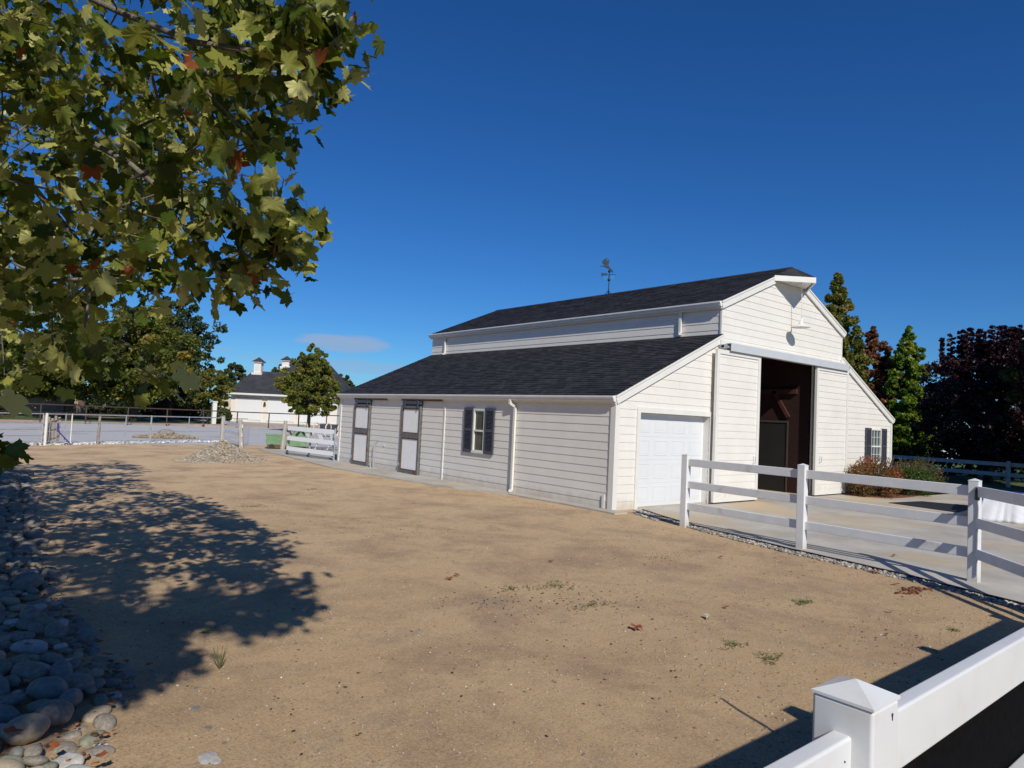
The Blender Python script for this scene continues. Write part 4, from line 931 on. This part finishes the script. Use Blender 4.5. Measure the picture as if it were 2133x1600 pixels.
for x_, y_, d_ in ((700, 45, 3.9), (705, 75, 4.0), (672, 20, 4.0), (680, 110, 4.0), (688, 165, 4.1), (655, 150, 4.1), (645, 190, 4.2), (610, 60, 4.0), (585, 120, 4.1), (560, 160, 4.2), (590, 285, 4.6), (565, 320, 4.6), (540, 290, 4.6), (520, 345, 4.6), (490, 320, 4.6), (540, 440, 4.2), (600, 460, 4.2), (630, 490, 4.2), (560, 500, 4.2), (590, 520, 4.3), (500, 470, 4.2), (495, 530, 4.4), (525, 570, 4.4), (500, 595, 4.4), (470, 580, 4.4), (445, 550, 4.4), (480, 610, 4.5), (365, 585, 5.2), (335, 560, 5.2), (320, 600, 5.2), (400, 480, 4.3), (440, 430, 4.2), (380, 430, 4.2)):
    cl.append(DP(x_, y_, d_)); 
nin = len(cl); tries = 0
CLN = np.array([tuple(c_) for c_ in cl]); SN_ = np.array(SUND.normalized())
while len(cl) < nin+1950 and tries < 220000:
    tries += 1
    md = gr.uniform()
    if md < .34: S_ = Vector((gr.uniform(-12.2, -9.6), gr.uniform(-5.4, 9.0), 0))
    elif md < .74: S_ = Vector((gr.uniform(-11.5, -6.4), gr.uniform(-5, 12.8), 0))
    else: S_ = G(gr.uniform(120, 645), gr.uniform(955, 1440))
    q = proj(S_)
    if q is None or not inpoly(q[0], q[1], SHA): continue
    hgt_ = gr.uniform(2.6, 7.5); P = Vector((S_.x, S_.y, 0))-SUND*hgt_
    q = proj(P)
    if q is not None:
        mg = 20+.42/q[2]*FPX
        if -mg < q[0] < 2133+mg and -mg < q[1] < 1600+mg and not inpoly(q[0], q[1], CAN): continue
    if q is not None and inpoly(q[0], q[1], CAN) and gr.uniform() < (.35 if q[2] > 7.0 and q[0] < 380 and q[1] > 150 else .93): continue
    if (P-CAM).length < 1.6: continue
    dv_ = CLN-np.array(P); along = dv_@SN_; dist_ = np.linalg.norm(dv_-along[:, None]*SN_, axis=1)
    if gr.uniform() < .80 and np.any((dist_ < .42) & (along > 0)): continue
    cl.append(P)
T0 = Vector((-12.6, -2.6, 0)); SY = thing('plane_tree', T0, 0, 'plane tree with lobed green and yellow leaves overhanging the upper left', 'tree')
nodes = [T0+Vector((0, 0, z)) for z in (-.1, .8, 1.6, 2.4, 3.1)]; par = [-1, 0, 1, 2, 3]
def limb(pts, start):
    prev = start
    for p in pts:
        a = nodes[prev]; n_ = max(1, int((p-a).length/.45))
        for k in range(1, n_+1):
            q = a.lerp(p, k/n_)+Vector(tuple(gr.normal(0, .018, 3))); nodes.append(q); par.append(prev); prev = len(nodes)-1
    return prev
limb([DP(-120, 120, 5.6), DP(0, 185, 5.2), DP(120, 238, 4.9), DP(190, 290, 4.7), DP(270, 345, 4.5), DP(340, 395, 4.4), DP(430, 440, 4.3), DP(540, 480, 4.2)], 4)
limb([DP(-150, -120, 5.6), DP(120, -40, 4.9), DP(250, 25, 4.5), DP(400, 75, 4.2), DP(560, 110, 4.0), DP(660, 100, 3.9)], 4)
limb([DP(-100, 330, 6.2), DP(60, 380, 6.0), DP(180, 520, 6.0)], 4)
limb([DP(-80, 520, 7), DP(60, 590, 7), DP(150, 650, 7)], 3)
limb([DP(-300, -300, 6), DP(300, -420, 5.0), DP(600, -420, 4.6)], 4)
order = sorted(range(len(cl)), key=lambda i: (cl[i]-nodes[4]).length)
tipn = {}
NA = np.array([tuple(n) for n in nodes])
for i in order:
    P = cl[i]; dd = np.linalg.norm(NA-np.array(P), axis=1); dd[:2] += 9; k = int(np.argmin(dd)); a = nodes[k]; L_ = (P-a).length; n_ = max(1, int(L_/.4)); prev = k
    for s_ in range(1, n_+1):
        q = a.lerp(P, s_/n_)+Vector((0, 0, .10*math.sin(math.pi*s_/n_)*L_*.3))+Vector(tuple(gr.normal(0, .02, 3)))*(s_ < n_)
        nodes.append(q); par.append(prev); prev = len(nodes)-1; NA = np.vstack([NA, np.array(q)])
    tipn[i] = prev
cnt = [0]*len(nodes)
for i in tipn.values():
    k = i
    while k >= 0: cnt[k] += 1; k = par[k]
b = MB()
kids = {}
for i, p_ in enumerate(par): kids.setdefault(p_, []).append(i)
def rad_(i): return min(.0035+.0027*math.sqrt(max(cnt[i], .5)), .075) if i > 4 else .17-.01*i
done = set()
starts = [(0, 0)]
stack = [(-1, 0)]
while stack:
    p0_, i = stack.pop(); chain = ([p0_] if p0_ >= 0 else [])+[i]; cur = i
    while kids.get(cur):
        ks = sorted(kids[cur], key=lambda k: -cnt[k]); 
        for o_ in ks[1:]: stack.append((cur, o_))
        cur = ks[0]; chain.append(cur)
    rr = [min(rad_(k), rad_(chain[min(1, len(chain)-1)])) for k in chain]
    b.tube([nodes[k]-T0 for k in chain], rr, 7 if rr[0] > .02 else 5, cap=False)
trk = b.build('trunk', M_bark, SY, smooth=True, fix=False)
# leaf blade template
lobes = [(-90, .12), (-70, .40), (-48, .52), (-34, .62), (-26, .86), (-18, .74), (-6, .74), (4, .62), (14, .76), (24, .88), (36, 1.06), (42, .90), (52, .84), (62, .66), (70, .84), (80, .98), (90, 1.18)]
def outline():
    pts = []
    for a, r_ in lobes: pts.append((a, r_))
    for a, r_ in lobes[::-1][1:-1]: pts.append((180-a, r_))
    return pts
ol = outline(); nO = len(ol)
tpl = [(0, 0, 0)]
for a, r_ in ol:
    x = r_*math.cos(R(a)); y = r_*math.sin(R(a)); tpl.append((x, y, 0))
tpl += [(-.012, -.1, 0), (.012, -.1, 0), (.012, -.85, .12), (-.012, -.85, .12)]
tpl = np.array(tpl)
tf = [(0, 1+i, 1+(i+1) % nO) for i in range(nO)]+[(nO+1, nO+2, nO+3), (nO+1, nO+3, nO+4)]
tf = np.array(tf)
LP = []; 
for i, P in enumerate(cl):
    n_ = int(gr.integers(9, 15)) if i < nin else int(gr.integers(12, 18)); c = np.array(P)
    for _ in range(n_):
        v = gr.normal(0, 1, 3); v /= np.linalg.norm(v); LP.append(c+v*gr.uniform(.04, .34)*np.array([1, 1, .8]))
LP += [np.array(DP(8+gr.normal(0, 26), 958+gr.normal(0, 22), 3.0+gr.uniform(0, .4))) for _ in range(12)]
LP += [np.array(DP(20, 830, 2.55)), np.array(DP(-15, 872, 2.4)), np.array(DP(98, 700, 3.0)), np.array(DP(215, 585, 3.4)), np.array(DP(375, 760, 3.9)), np.array(DP(390, 785, 3.9)), np.array(DP(395, 195, 3.1)), np.array(DP(180, 20, 2.8)), np.array(DP(415, 45, 3.0))]
LP = np.array(LP); nL = len(LP)
N_, T_, B_ = rot_basis(nL, .55, gr)
# tips hang down: make the blade axis (local y) point outwards and down
down = np.tile(np.array([.12, .0, -1.0]), (nL, 1))+gr.normal(0, .55, (nL, 3)); Yv = down-N_*np.sum(down*N_, 1, keepdims=True); Yv /= np.linalg.norm(Yv, axis=1, keepdims=True); Xv = np.cross(Yv, N_)
sz = gr.uniform(.048, .102, nL); curl = gr.uniform(.1, .75, nL); fold = gr.uniform(-.1, .5, nL)
tx, ty = tpl[:, 0], tpl[:, 1]
LV = np.empty((nL, len(tpl), 3)); 
for i in range(nL):
    zz = fold[i]*np.abs(tx)*.6 - curl[i]*(ty*ty)*.35 - .18*curl[i]*tx*tx + tpl[:, 2]
    zz[1:nO+1] += .05*np.sin(np.arange(nO)*2.1+i)
    LV[i] = LP[i]+sz[i]*(tx[:, None]*Xv[i]+ty[:, None]*Yv[i]+zz[:, None]*N_[i])
LF = (tf[None]+(np.arange(nL)*len(tpl))[:, None, None]).reshape(-1, 3)
ton = np.clip(gr.normal(.47, .23, nL), 0, .86); ton[gr.uniform(size=nL) < .012] = 1.0; ton[-9:] = .8; sz[-9:] = .11; ton[-21:-9] = .2; sz[-21:-9] = .055
LV = LV.reshape(-1, 3)-np.array(T0)
L_plane = leafmat('plane_tree_leaves', [(0, (.022, .045, .006)), (.3, (.075, .11, .014)), (.6, (.30, .31, .07)), (.88, (.55, .52, .19)), (.9, (.30, .10, .04)), (1, (.36, .11, .05))], .36, rough=.38)
npmesh('crown', LV, LF, L_plane, SY, np.repeat(ton, len(tf)))
# a seed ball on its stalk
b = MB(); p = DP(445, 605, 4.2)-T0; q = DP(443, 648, 4.2)-T0; b.tube([p, (p+q)/2+Vector((.01, 0, 0)), q], .003, 4); o_ = b
for k in range(1): 
    bm_ = bmesh.new(); bmesh.ops.create_icosphere(bm_, subdivisions=2, radius=.013, matrix=Matrix.Translation(q)); me_ = [tuple(v.co) for v in bm_.verts]; fc = [tuple(v.index for v in f.verts) for f in bm_.faces]; b.add(me_, fc); bm_.free()
b.build('seed_ball', M_bark, SY)

# ------------------------------------------------------------------ stones, gravel, litter
def stone_mesh(name, seed, mat, sub=3, flat=.55, rough=.10):
    g_ = np.random.default_rng(seed); bm = bmesh.new(); bmesh.ops.create_icosphere(bm, subdivisions=sub, radius=1)
    ph = g_.uniform(0, 6, 6); sx_, sy_, sz_ = 1, g_.uniform(.62, .9), flat*g_.uniform(.8, 1.15)
    for v in bm.verts:
        c = v.co; k = 1+rough*(math.sin(c.x*2.1+ph[0])+math.sin(c.y*2.6+ph[1])+math.sin(c.z*2.9+ph[2]))*.6+rough*.35*math.sin(c.x*5+c.y*4+ph[3])
        p = 1.18; c2 = Vector([math.copysign(abs(a)**(1/p), a) for a in c]); c2 = c2.normalized().lerp(c2, .35)
        v.co = Vector((c2.x*k*sx_, c2.y*k*sy_, c2.z*k*sz_))
    me = bpy.data.meshes.new(name); bm.to_mesh(me); bm.free(); me.polygons.foreach_set('use_smooth', [True]*len(me.polygons)); me.materials.append(mat); return me
SM = [M('stone_grey', (.17, .15, .125), (.31, .28, .235), 3.5, .8, bump=.25, bscale=16), M('stone_olive', (.17, .175, .13), (.28, .28, .21), 3, .8, bump=.25, bscale=14), M('stone_blue', (.16, .165, .155), (.25, .255, .24), 3, .75, bump=.25, bscale=18),
      M('stone_tan', (.32, .26, .18), (.45, .38, .28), 3, .85, bump=.25, bscale=14), M('stone_pale', (.36, .35, .33), (.54, .52, .49), 3, .75, bump=.2, bscale=14)]
stm = [stone_mesh('river_stone', 100+i, SM[i % 5] if i < 12 else SM[0]) for i in range(14)]
XBP = [G(215, 1640), G(235, 1570), G(250, 1500), G(300, 1420), G(215, 1335), G(140, 1250), G(95, 1130), G(75, 1050), G(60, 985)]
def xb(y): return np.interp(y, [p.y for p in XBP], [p.x for p in XBP])
cand = []
y = -7.6
g2 = np.random.default_rng(5)
pts = []
for _ in range(60000):
    yy = -7.8+18*g2.uniform()**1.5; xx = xb(yy)-.05-2.6*g2.uniform()
    s_ = (.035+.11*g2.uniform()**1.5)*(1 if yy > -4 else 1.1)
    q = proj((xx, yy, .05))
    if q is None or not (-70 < q[0] < 520 and q[1] < 1720): continue
    if any((xx-a)**2+(yy-b_)**2 < (.80*(s_+c))**2 for a, b_, c in pts): continue
    pts.append((xx, yy, s_))
    if len(pts) > 900: break
pts.sort(key=lambda t: t[1])
GS = 'river stones bordering the dirt yard'
rest_V, rest_F, nb = [], [], 0
for i, (xx, yy, s_) in enumerate(pts):
    near_edge = xb(yy)-xx; zz = s_*.28+ (.05 if near_edge > .25 else 0)+g2.uniform(-.01, .03)*(near_edge > .3)
    if i < 280:
        ki = int(g2.integers(0, 14)); sn = ['grey', 'olive', 'bluish', 'tan', 'pale'][ki % 5] if ki < 12 else 'grey'; o = bpy.data.objects.new('river_stone', stm[ki]); col.objects.link(o)
        o.location = (xx, yy, zz); o.rotation_euler = (g2.normal(0, .18), g2.normal(0, .18), g2.uniform(0, 6.28)); o.scale = (s_*g2.uniform(.9, 1.25), s_, s_*g2.uniform(.8, 1.15))
        tag(o, 'smooth '+sn+' river stone in the stone border along the left side', 'stone', sn+' river stones of the left border')
    else:
        g_ = g2; bm = bmesh.new(); bmesh.ops.create_icosphere(bm, subdivisions=2, radius=1)
        M_ = Matrix.Translation((xx, yy, zz)) @ Matrix.Rotation(g_.uniform(0, 6.28), 4, 'Z') @ Matrix.Diagonal((s_*1.15, s_*.8, s_*.55, 1))
        V_ = np.array([tuple(M_@v.co) for v in bm.verts]); F_ = np.array([[v.index for v in f.verts] for f in bm.faces]); bm.free(); rest_V.append(V_); rest_F.append(F_+nb); nb += len(V_)
if rest_V:
    o = npmesh('river_stone_bed', np.vstack(rest_V), np.vstack(rest_F), SM[0], smooth=True); tag(o, 'farther part of the river stone border along the left side', 'stones', kind='stuff')
# flat stones sunk in the dirt
for k, (px, py, w_, mi_) in enumerate(((405, 1433, .085, 2), (345, 1421, .07, 0), (415, 1468, .05, 2), (410, 1475, .06, 0), (450, 1515, .12, 2), (440, 1540, .07, 2), (480, 1548, .07, 1), (290, 1545, .07, 3), (440, 1580, .09, 4), (350, 1590, .09, 0), (275, 1538, .035, 1))):
    p = G(px, py); o = bpy.data.objects.new('sunken_stone', stone_mesh('sunken_stone', 300+k, SM[mi_], flat=.30, rough=.2)); col.objects.link(o); o.location = (p.x, p.y, -.010-.06*w_); o.scale = (w_*1.1, w_, w_*.7); o.rotation_euler = (0, 0, k*1.3+.6)
    tag(o, ['bluish flat stone sunk in the dirt beside the shadow tip', 'grey flat stone sunk in the dirt closest to the river stones', 'small bluish sunken stone above the largest sunken stone', 'grey sunken stone overlapping the small bluish one', 'largest bluish stone sunk flat in the dirt near the bottom left', 'bluish sunken stone just below the largest sunken stone', 'olive sunken stone right of the two bluish ones', 'tan sunken stone beside the river stones near the bottom', 'pale sunken stone nearest the bottom edge, in open dirt', 'grey sunken stone at the bottom edge left of the pale one', 'tiny olive stone sunk beside the tan sunken stone'][k], 'stone', 'flat stones sunk in the dirt')

def pebble_field(name, pts_, smin, smax, mat, seed, label=None, cat=None, kind='stuff', sub=1, zoff=.3, parent=None, sq=.6):
    g_ = np.random.default_rng(seed); bm = bmesh.new(); bmesh.ops.create_icosphere(bm, subdivisions=sub, radius=1); T = np.array([tuple(v.co) for v in bm.verts]); TF = np.array([[v.index for v in f.verts] for f in bm.faces]); bm.free()
    pts_ = np.asarray(pts_); n = len(pts_); s = smin+(smax-smin)*g_.uniform(size=n)**2.2; a = g_.uniform(0, 6.28, n); ca, sa = np.cos(a), np.sin(a)
    J = 1+g_.normal(0, .13, (n, len(T), 1)); Q = T[None]*J; Q = Q*np.stack([s*g_.uniform(.9, 1.4, n), s*g_.uniform(.6, 1, n), s*sq*g_.uniform(.7, 1.2, n)], 1)[:, None]
    X_ = Q[:, :, 0]*ca[:, None]-Q[:, :, 1]*sa[:, None]; Y_ = Q[:, :, 0]*sa[:, None]+Q[:, :, 1]*ca[:, None]
    V_ = np.stack([X_+pts_[:, None, 0], Y_+pts_[:, None, 1], Q[:, :, 2]+pts_[:, None, 2]+(s*zoff)[:, None]], -1).reshape(-1, 3)
    F_ = (TF[None]+(np.arange(n)*len(T))[:, None, None]).reshape(-1, 3)
    o = npmesh(name, V_, F_, mat, parent, np.repeat(g_.uniform(size=n), len(TF)))
    if not parent: tag(o, label, cat, kind=kind)
    return o
def tonemat(name, stops, rough=.85):
    m_ = leafmat(name, stops, 0, rough); return m_
PB = tonemat('mixed_pebbles', [(0, (.13, .11, .10)), (.3, (.30, .23, .17)), (.6, (.40, .33, .25)), (.85, (.33, .31, .28)), (.975, (.44, .38, .30)), (1, (.66, .63, .58))])
g3 = np.random.default_rng(9); P_ = []
while len(P_) < 24000:
    x_, y_ = g3.uniform(-10.6, -.5), -9.2+ (g3.uniform()**2.0)*14
    if x_ > -.7-(max(0, -6.5-y_))*1.0: continue
    P_.append((x_, y_, .005*noise2(x_*.6, y_*.6)+.0015*noise2(x_*5, y_*5, 3)))
pebble_field('loose_pebbles', P_, .0025, .012, PB, 1, 'fine loose grit and pebbles scattered over the dirt yard', 'pebbles', zoff=.2)
# gravel strip along the concrete edge
P_ = []; edge_l = [(.75, -.25), (.3, -1.2), (-.20, -2.6), (-.64, -4.3), (-1.0, -6.3), (-1.52, -8.0), (-2.6, -9.3)]
for _ in range(5200):
    k = g3.integers(0, len(edge_l)-1); t_ = g3.uniform(); a = np.array(edge_l[k]); c = np.array(edge_l[k+1]); p = a+(c-a)*t_; w_ = g3.uniform()**1.4*(.50 if k == 0 else .26)
    P_.append((p[0]-w_-.035, p[1]-w_*.35, .0))
pebble_field('gravel_strip', P_, .008, .034, tonemat('edge_gravel', [(0, (.12, .11, .11)), (.4, (.27, .25, .24)), (.8, (.42, .38, .33)), (1, (.55, .50, .38))]), 2, 'strip of coarse gravel between the dirt and the concrete slab', 'gravel')
b = MB()
for (xa, ya), (xc, yc) in zip(edge_l[:-1], edge_l[1:]):
    n_ = 8
    for k in range(n_):
        t0_, t1_ = k/n_, (k+1)/n_; w0 = .010*math.sin((ya+(yc-ya)*t0_)*9); w1 = .010*math.sin((ya+(yc-ya)*t1_)*9)
        b.bar((xa+(xc-xa)*t0_-.022+w0, ya+(yc-ya)*t0_, .012), (xa+(xc-xa)*t1_-.022+w1, ya+(yc-ya)*t1_, .012), .035, .05)
tag(b.build('landscape_edging', M_black), 'black edging strip between the gravel and the edge of the concrete', 'edging')
# white rock strip at the pipe fence
P_ = []
for _ in range(2600):
    t_ = g3.uniform(-5, 9); p = P0+dP*t_; w_ = g3.uniform(.02, 1.0); P_.append((p.x-dP.y*w_*-.0+.0, p.y+w_, .0))
pebble_field('white_rock_strip', P_, .03, .10, tonemat('white_rock', [(0, (.35, .35, .36)), (.6, (.58, .58, .60)), (1, (.72, .72, .74))]), 3, 'strip of whitish rocks along the foot of the pipe fence', 'rocks')
# big rock and rubble behind the fence
rk = G(350, 913)
o = bpy.data.objects.new('boulder', stone_mesh('boulder', 77, SM[0], flat=.8)); col.objects.link(o); o.location = (rk.x, rk.y+.5, .25); o.scale = (.38, .35, .36); tag(o, 'grey boulder on a low dirt heap behind the pipe fence', 'boulder')
P_ = []
for _ in range(500):
    a = g3.uniform(0, 6.28); r_ = g3.uniform()**.6; P_.append((rk.x+1.5*r_*math.cos(a), rk.y+.45+.6*r_*math.sin(a), .18*(1-r_)))
pebble_field('rubble_heap', P_, .05, .14, tonemat('rubble', [(0, (.22, .16, .10)), (1, (.38, .30, .21))]), 4, 'low heap of tan rubble around the boulder behind the pipe fence', 'rubble')
# gravel pile
gp = G(470, 960)
PL = thing('gravel_pile', (gp.x-.05, gp.y+.15, 0), 0, 'cone shaped pile of tan and grey gravel on the dirt', 'gravel pile')
n_ = 40; V_ = []; rr = 1.08
for i in range(n_+1):
    for j in range(48):
        a = 2*math.pi*j/48; r_ = rr*i/n_*(1+.10*math.sin(2*a+1)+.06*math.sin(5*a)); t_ = i/n_; z_ = .70*(1-t_)**1.15*(1+.04*math.sin(7*a)*t_)-.03*(t_ > .97)
        V_.append((r_*math.cos(a)*1.15, r_*math.sin(a)*.95, z_))
F_ = [(i*48+j, i*48+(j+1) % 48, (i+1)*48+(j+1) % 48, (i+1)*48+j) for i in range(n_) for j in range(48)]
npmesh('mound', V_, F_, M('mound_gravel', (.20, .16, .11), (.38, .32, .24), 30, .95, bump=1, bscale=40), PL)
P_ = []
for _ in range(5200):
    a = g3.uniform(0, 6.28); t_ = g3.uniform()**.55*1.12; r_ = rr*t_*(1+.10*math.sin(2*a+1)+.06*math.sin(5*a)); z_ = .70*max(0, 1-t_)**1.15; P_.append((r_*math.cos(a)*1.15, r_*math.sin(a)*.95, z_))
pebble_field('stones', P_, .016, .042, tonemat('pile_gravel', [(0, (.16, .13, .10)), (.35, (.33, .27, .19)), (.7, (.44, .37, .28)), (.9, (.36, .36, .35)), (1, (.66, .60, .50))]), 5, parent=PL, zoff=.3)
# weeds
L_weed = leafmat('weed_leaves', [(0, (.10, .12, .05)), (.5, (.18, .20, .08)), (1, (.32, .29, .15))], .3)
def weed(px, py, r_, n, label, h=.028, mat=L_weed, flat=.0):
    p = G(px, py); g_ = np.random.default_rng(int(px*7+py)); t = None
    V_ = []; F_ = []
    for i in range(n):
        a = g_.uniform(0, 6.28); rr_ = r_*g_.uniform()**.7*(1+.5*math.sin(3*a+px)); cx, cy = rr_*math.cos(a)*1.9, rr_*math.sin(a)*1.0; l_ = g_.uniform(.5, 1.2)*h; b_ = g_.uniform(0, 6.28); dx, dy = math.cos(b_), math.sin(b_); s_ = .006
        k = len(V_); V_ += [(cx-dy*s_, cy+dx*s_, 0), (cx+dy*s_, cy-dx*s_, 0), (cx+dx*l_*.8+dy*s_*.5, cy+dy*l_*.8-dx*s_*.5, l_*.7), (cx+dx*l_*1.2, cy+dy*l_*1.2, l_*.75)]; F_.append((k, k+1, k+2, k+3))
    o = npmesh('weed', V_, F_, mat, None, g_.uniform(size=n)); o.location = (p.x, p.y, .004); tag(o, label, 'weed', 'low weeds growing in the dirt yard')
for a in ((525, 1056, .22, 90, 'spread out weed patch in front of the gravel pile, beside the tree shadow'), (650, 1020, .20, 60, 'thin weed patch in the far dirt right of the gravel pile'), (1155, 1222, .16, 110, 'leafy green weed cluster in the middle of the yard'), (1235, 1262, .12, 70, 'weed just below and right of the leafy middle cluster'), (1065, 1228, .10, 50, 'weed just left of the leafy middle cluster'), (1675, 1256, .09, 120, 'bright green weed between the right fence and the near fence'), (1570, 1126, .20, 150, 'long green weed patch at the gravel edge below the first fence span'), (1495, 1110, .15, 60, 'small weed at the gravel edge right of the first fence post'), (1605, 1372, .10, 80, 'dull green weed beyond the near fence post'), (1525, 1345, .08, 60, 'brownish weed left of the dull green weed'), (1985, 1314, .05, 30, 'tiny green sprout close to the near fence shadow')):
    weed(*a)
p = G(457, 1395)
o = thing('upright_weed', (p.x, p.y, 0), 0, 'upright branching weed at the right end of the tree shadow, near the front', 'weed'); b = MB()
g_ = np.random.default_rng(3)
for k in range(16):
    a = g_.uniform(0, 6.28); b.tube([(0, 0, 0), (.02*math.cos(a), .02*math.sin(a), .06), (.05*math.cos(a), .05*math.sin(a), g_.uniform(.10, .19))], [.003, .002, .001], 4)
b.build('stems', M('weed_stem', (.10, .12, .03)), o)
# fallen leaves and dung
litter = [(1513, 1268, 1, 'red brown fallen leaf in the dirt, left of the pale fallen leaf'), (1478, 1290, 0, 'pale curled fallen leaf in the middle right of the yard'), (1330, 1314, 1, 'small rust leaf below the first fence post, on its own'), (1855, 1278, 1, 'rust leaf on the dirt below the second fence span'), (1503, 1164, 1, 'yellow brown leaf near the gravel edge'), (1325, 1312, 1, 'tiny rust leaf beside the small rust leaf'), (423, 1320, 2, 'yellow green leaf lying at the lower edge of the tree shadow'), (1867, 1040+180, 1, 'dark leaf near the brown dung patch'), (1865, 1162, 1, 'orange leaf on the concrete by the middle fence post span'), (936, 1208, 1, 'rust leaf in the centre of the yard'), (950, 1202, 1, 'second rust leaf in the centre of the yard, just right of the first'), (1148, 1172, 1, 'brown leaf halfway between the barn corner and the middle weeds'), (1825, 1195, 1, 'brown leaf just above the dung patch'), (60, 1420, 1, 'orange leaf on the river stones, highest of the orange leaves'), (20, 1530, 1, 'orange leaf on the river stones at the left edge'), (210, 1578, 1, 'orange leaf where the river stones meet the dirt'), (120, 1558, 1, 'orange leaf between two large river stones near the bottom'), (45, 1512, 1, 'orange leaf on a grey river stone near the left edge'), (60, 1345, 1, 'orange brown leaf in the shade on the stones')]
LM = [leafmat('dry_leaf_pale', [(0, (.45, .42, .30)), (1, (.45, .42, .30))], .1), leafmat('dry_leaf_rust', [(0, (.30, .09, .03)), (1, (.34, .13, .05))], .1), leafmat('fresh_leaf', [(0, (.22, .25, .05)), (1, (.22, .25, .05))], .1)]
for k, (px, py, mi_, lab) in enumerate(litter):
    p = G(px, py); on = px < 250; z_ = .14 if on else .012
    if on: p = G(px, py, .14)
    g_ = np.random.default_rng(900+k); s_ = g_.uniform(.035, .06); zz = -.5*tpl[:, 1]**2*g_.uniform(.3, 1)+.4*np.abs(tpl[:, 0]); zz += -zz.min()*0
    V_ = np.stack([tpl[:, 0]*s_, tpl[:, 1]*s_, (zz-zz.min())*s_*.8], 1)
    o = npmesh('fallen_leaf', V_, tf, LM[mi_], None, np.zeros(len(tf))); o.location = (p.x, p.y, z_ if px < 1860 or py > 1165 else .02); o.rotation_euler = (0, 0, k*1.7); tag(o, lab, 'leaf', 'fallen leaves')
dg = G(1905, 1231); P_ = [(dg.x+g3.normal(0, .17), dg.y+g3.normal(0, .05), 0) for _ in range(140)]
pebble_field('dung_patch', P_, .01, .028, tonemat('dry_dung', [(0, (.09, .03, .018)), (1, (.20, .08, .045))]), 6, 'patch of reddish brown dried droppings in front of the fence', 'droppings')
P_ = []
for cx, cy, sx__, sy__, n in ((1110, 1255, .55, .35, 150), (1250, 1245, .45, .3, 110), (1350, 1165, .35, .25, 90), (990, 1250, .4, .25, 90), (1395, 1160, .4, .2, 60), (880, 1110, .8, .5, 160), (760, 1085, 1.0, .6, 120), (1880, 1330, .3, .3, 40), (1680, 1180, .5, .3, 80), (1300, 1350, 1.0, .6, 90), (640, 1440, .8, .5, 60)):
    c = G(cx, cy)
    for _ in range(n): P_.append((c.x+g3.normal(0, sx__), c.y+g3.normal(0, sy__), .002))
pebble_field('leaf_crumbs', P_, .004, .014, tonemat('leaf_crumbs', [(0, (.06, .035, .02)), (.7, (.14, .08, .05)), (1, (.08, .09, .04))]), 7, 'dry leaf crumbs and twigs littering the dirt', 'litter', sq=.25)

P_ = []
for x_, y_, s__ in pts[:260]:
    for _ in range(int(g3.integers(1, 6))): P_.append((x_+g3.normal(0, s__*.9), y_+g3.normal(0, s__*.7), .03+s__*.35))
pebble_field('leaf_litter', P_, .008, .026, tonemat('orange_leaf_bits', [(0, (.10, .045, .02)), (.6, (.22, .09, .03)), (1, (.40, .17, .05))]), 8, 'bits of dry brown and orange leaf caught between the river stones', 'litter', sq=.2)
# ------------------------------------------------------------------ covered cart at the right edge
ct = G(2085, 1090)
ctf = G(2092, 1091); ctd = (ctf-CAM); ctd.z = 0; ctd.normalize(); ctl = ctf+ctd*1.72
CT = thing('golf_cart', (ctl.x, ctl.y, .012), -math.atan2(ctd.x, ctd.y), 'blue cart under a white cloth cover at the right edge behind the fence', 'cart')
b = MB(); b.box(-.62, .62, -.1, 2.1, .22, .52); b.box(-.62, .62, -1.5, -.101, .22, .40); b.build('body', M_blue, CT, bevel=.05)
b = MB(); g_ = np.random.default_rng(4)
NXc, NYc = 26, 10
V_ = []
for i in range(NXc+1):
    for j in range(NYc+1):
        u = i/NXc*2-1; v = j/NYc; wv = .022*math.sin(u*7.3+v*1.5+.6)+.016*math.sin(u*15+v*3+math.sin(u*5)*2)+.01*math.sin(v*6+u*3)
        V_.append((u*(.38+.16*v), -1.50-(.10*v)+wv*v-.0, .62-.62*v))
for i in range(NXc+1):
    for j in range(1, 5):
        u = i/NXc*2-1; V_.append((u*.38, -1.50+j*.18, .62+.03*math.sin(j+u*4)))
F_ = [(i*(NYc+1)+j, (i+1)*(NYc+1)+j, (i+1)*(NYc+1)+j+1, i*(NYc+1)+j+1) for i in range(NXc) for j in range(NYc)]
base_ = (NXc+1)*(NYc+1)
for i in range(NXc):
    for j in range(4):
        a0 = base_+i*4+j-1 if j else i*(NYc+1); a1 = base_+(i+1)*4+j-1 if j else (i+1)*(NYc+1); F_.append((a0, a1, base_+(i+1)*4+j, base_+i*4+j))
b.add(V_, F_); o = b.build('cover', M_sheet, CT, smooth=True, fix=False); sm = o.modifiers.new('s', 'SOLIDIFY'); sm.thickness = .012
for sx_, sy_ in ((-.6, -1.1), (.6, -1.1), (-.6, 1.5), (.6, 1.5)):
    b = MB(); b.tube([(sx_-.09, sy_, .22), (sx_+.09, sy_, .22)], .22, 18); b.build('wheel', M_black, CT, bevel=.02)
o = MB().prism([(9.25, -1.95), (10.9, -2.2), (11.3, -3.5), (8.85, -3.75)], .012, 'z', .0165).build('shadow_sheet', M_black); tag(o, 'dark sheet standing in for a cast shadow on the concrete left of the covered cart', 'mat')  # flat dark sheet painted in place of the cart roof's cast shadow
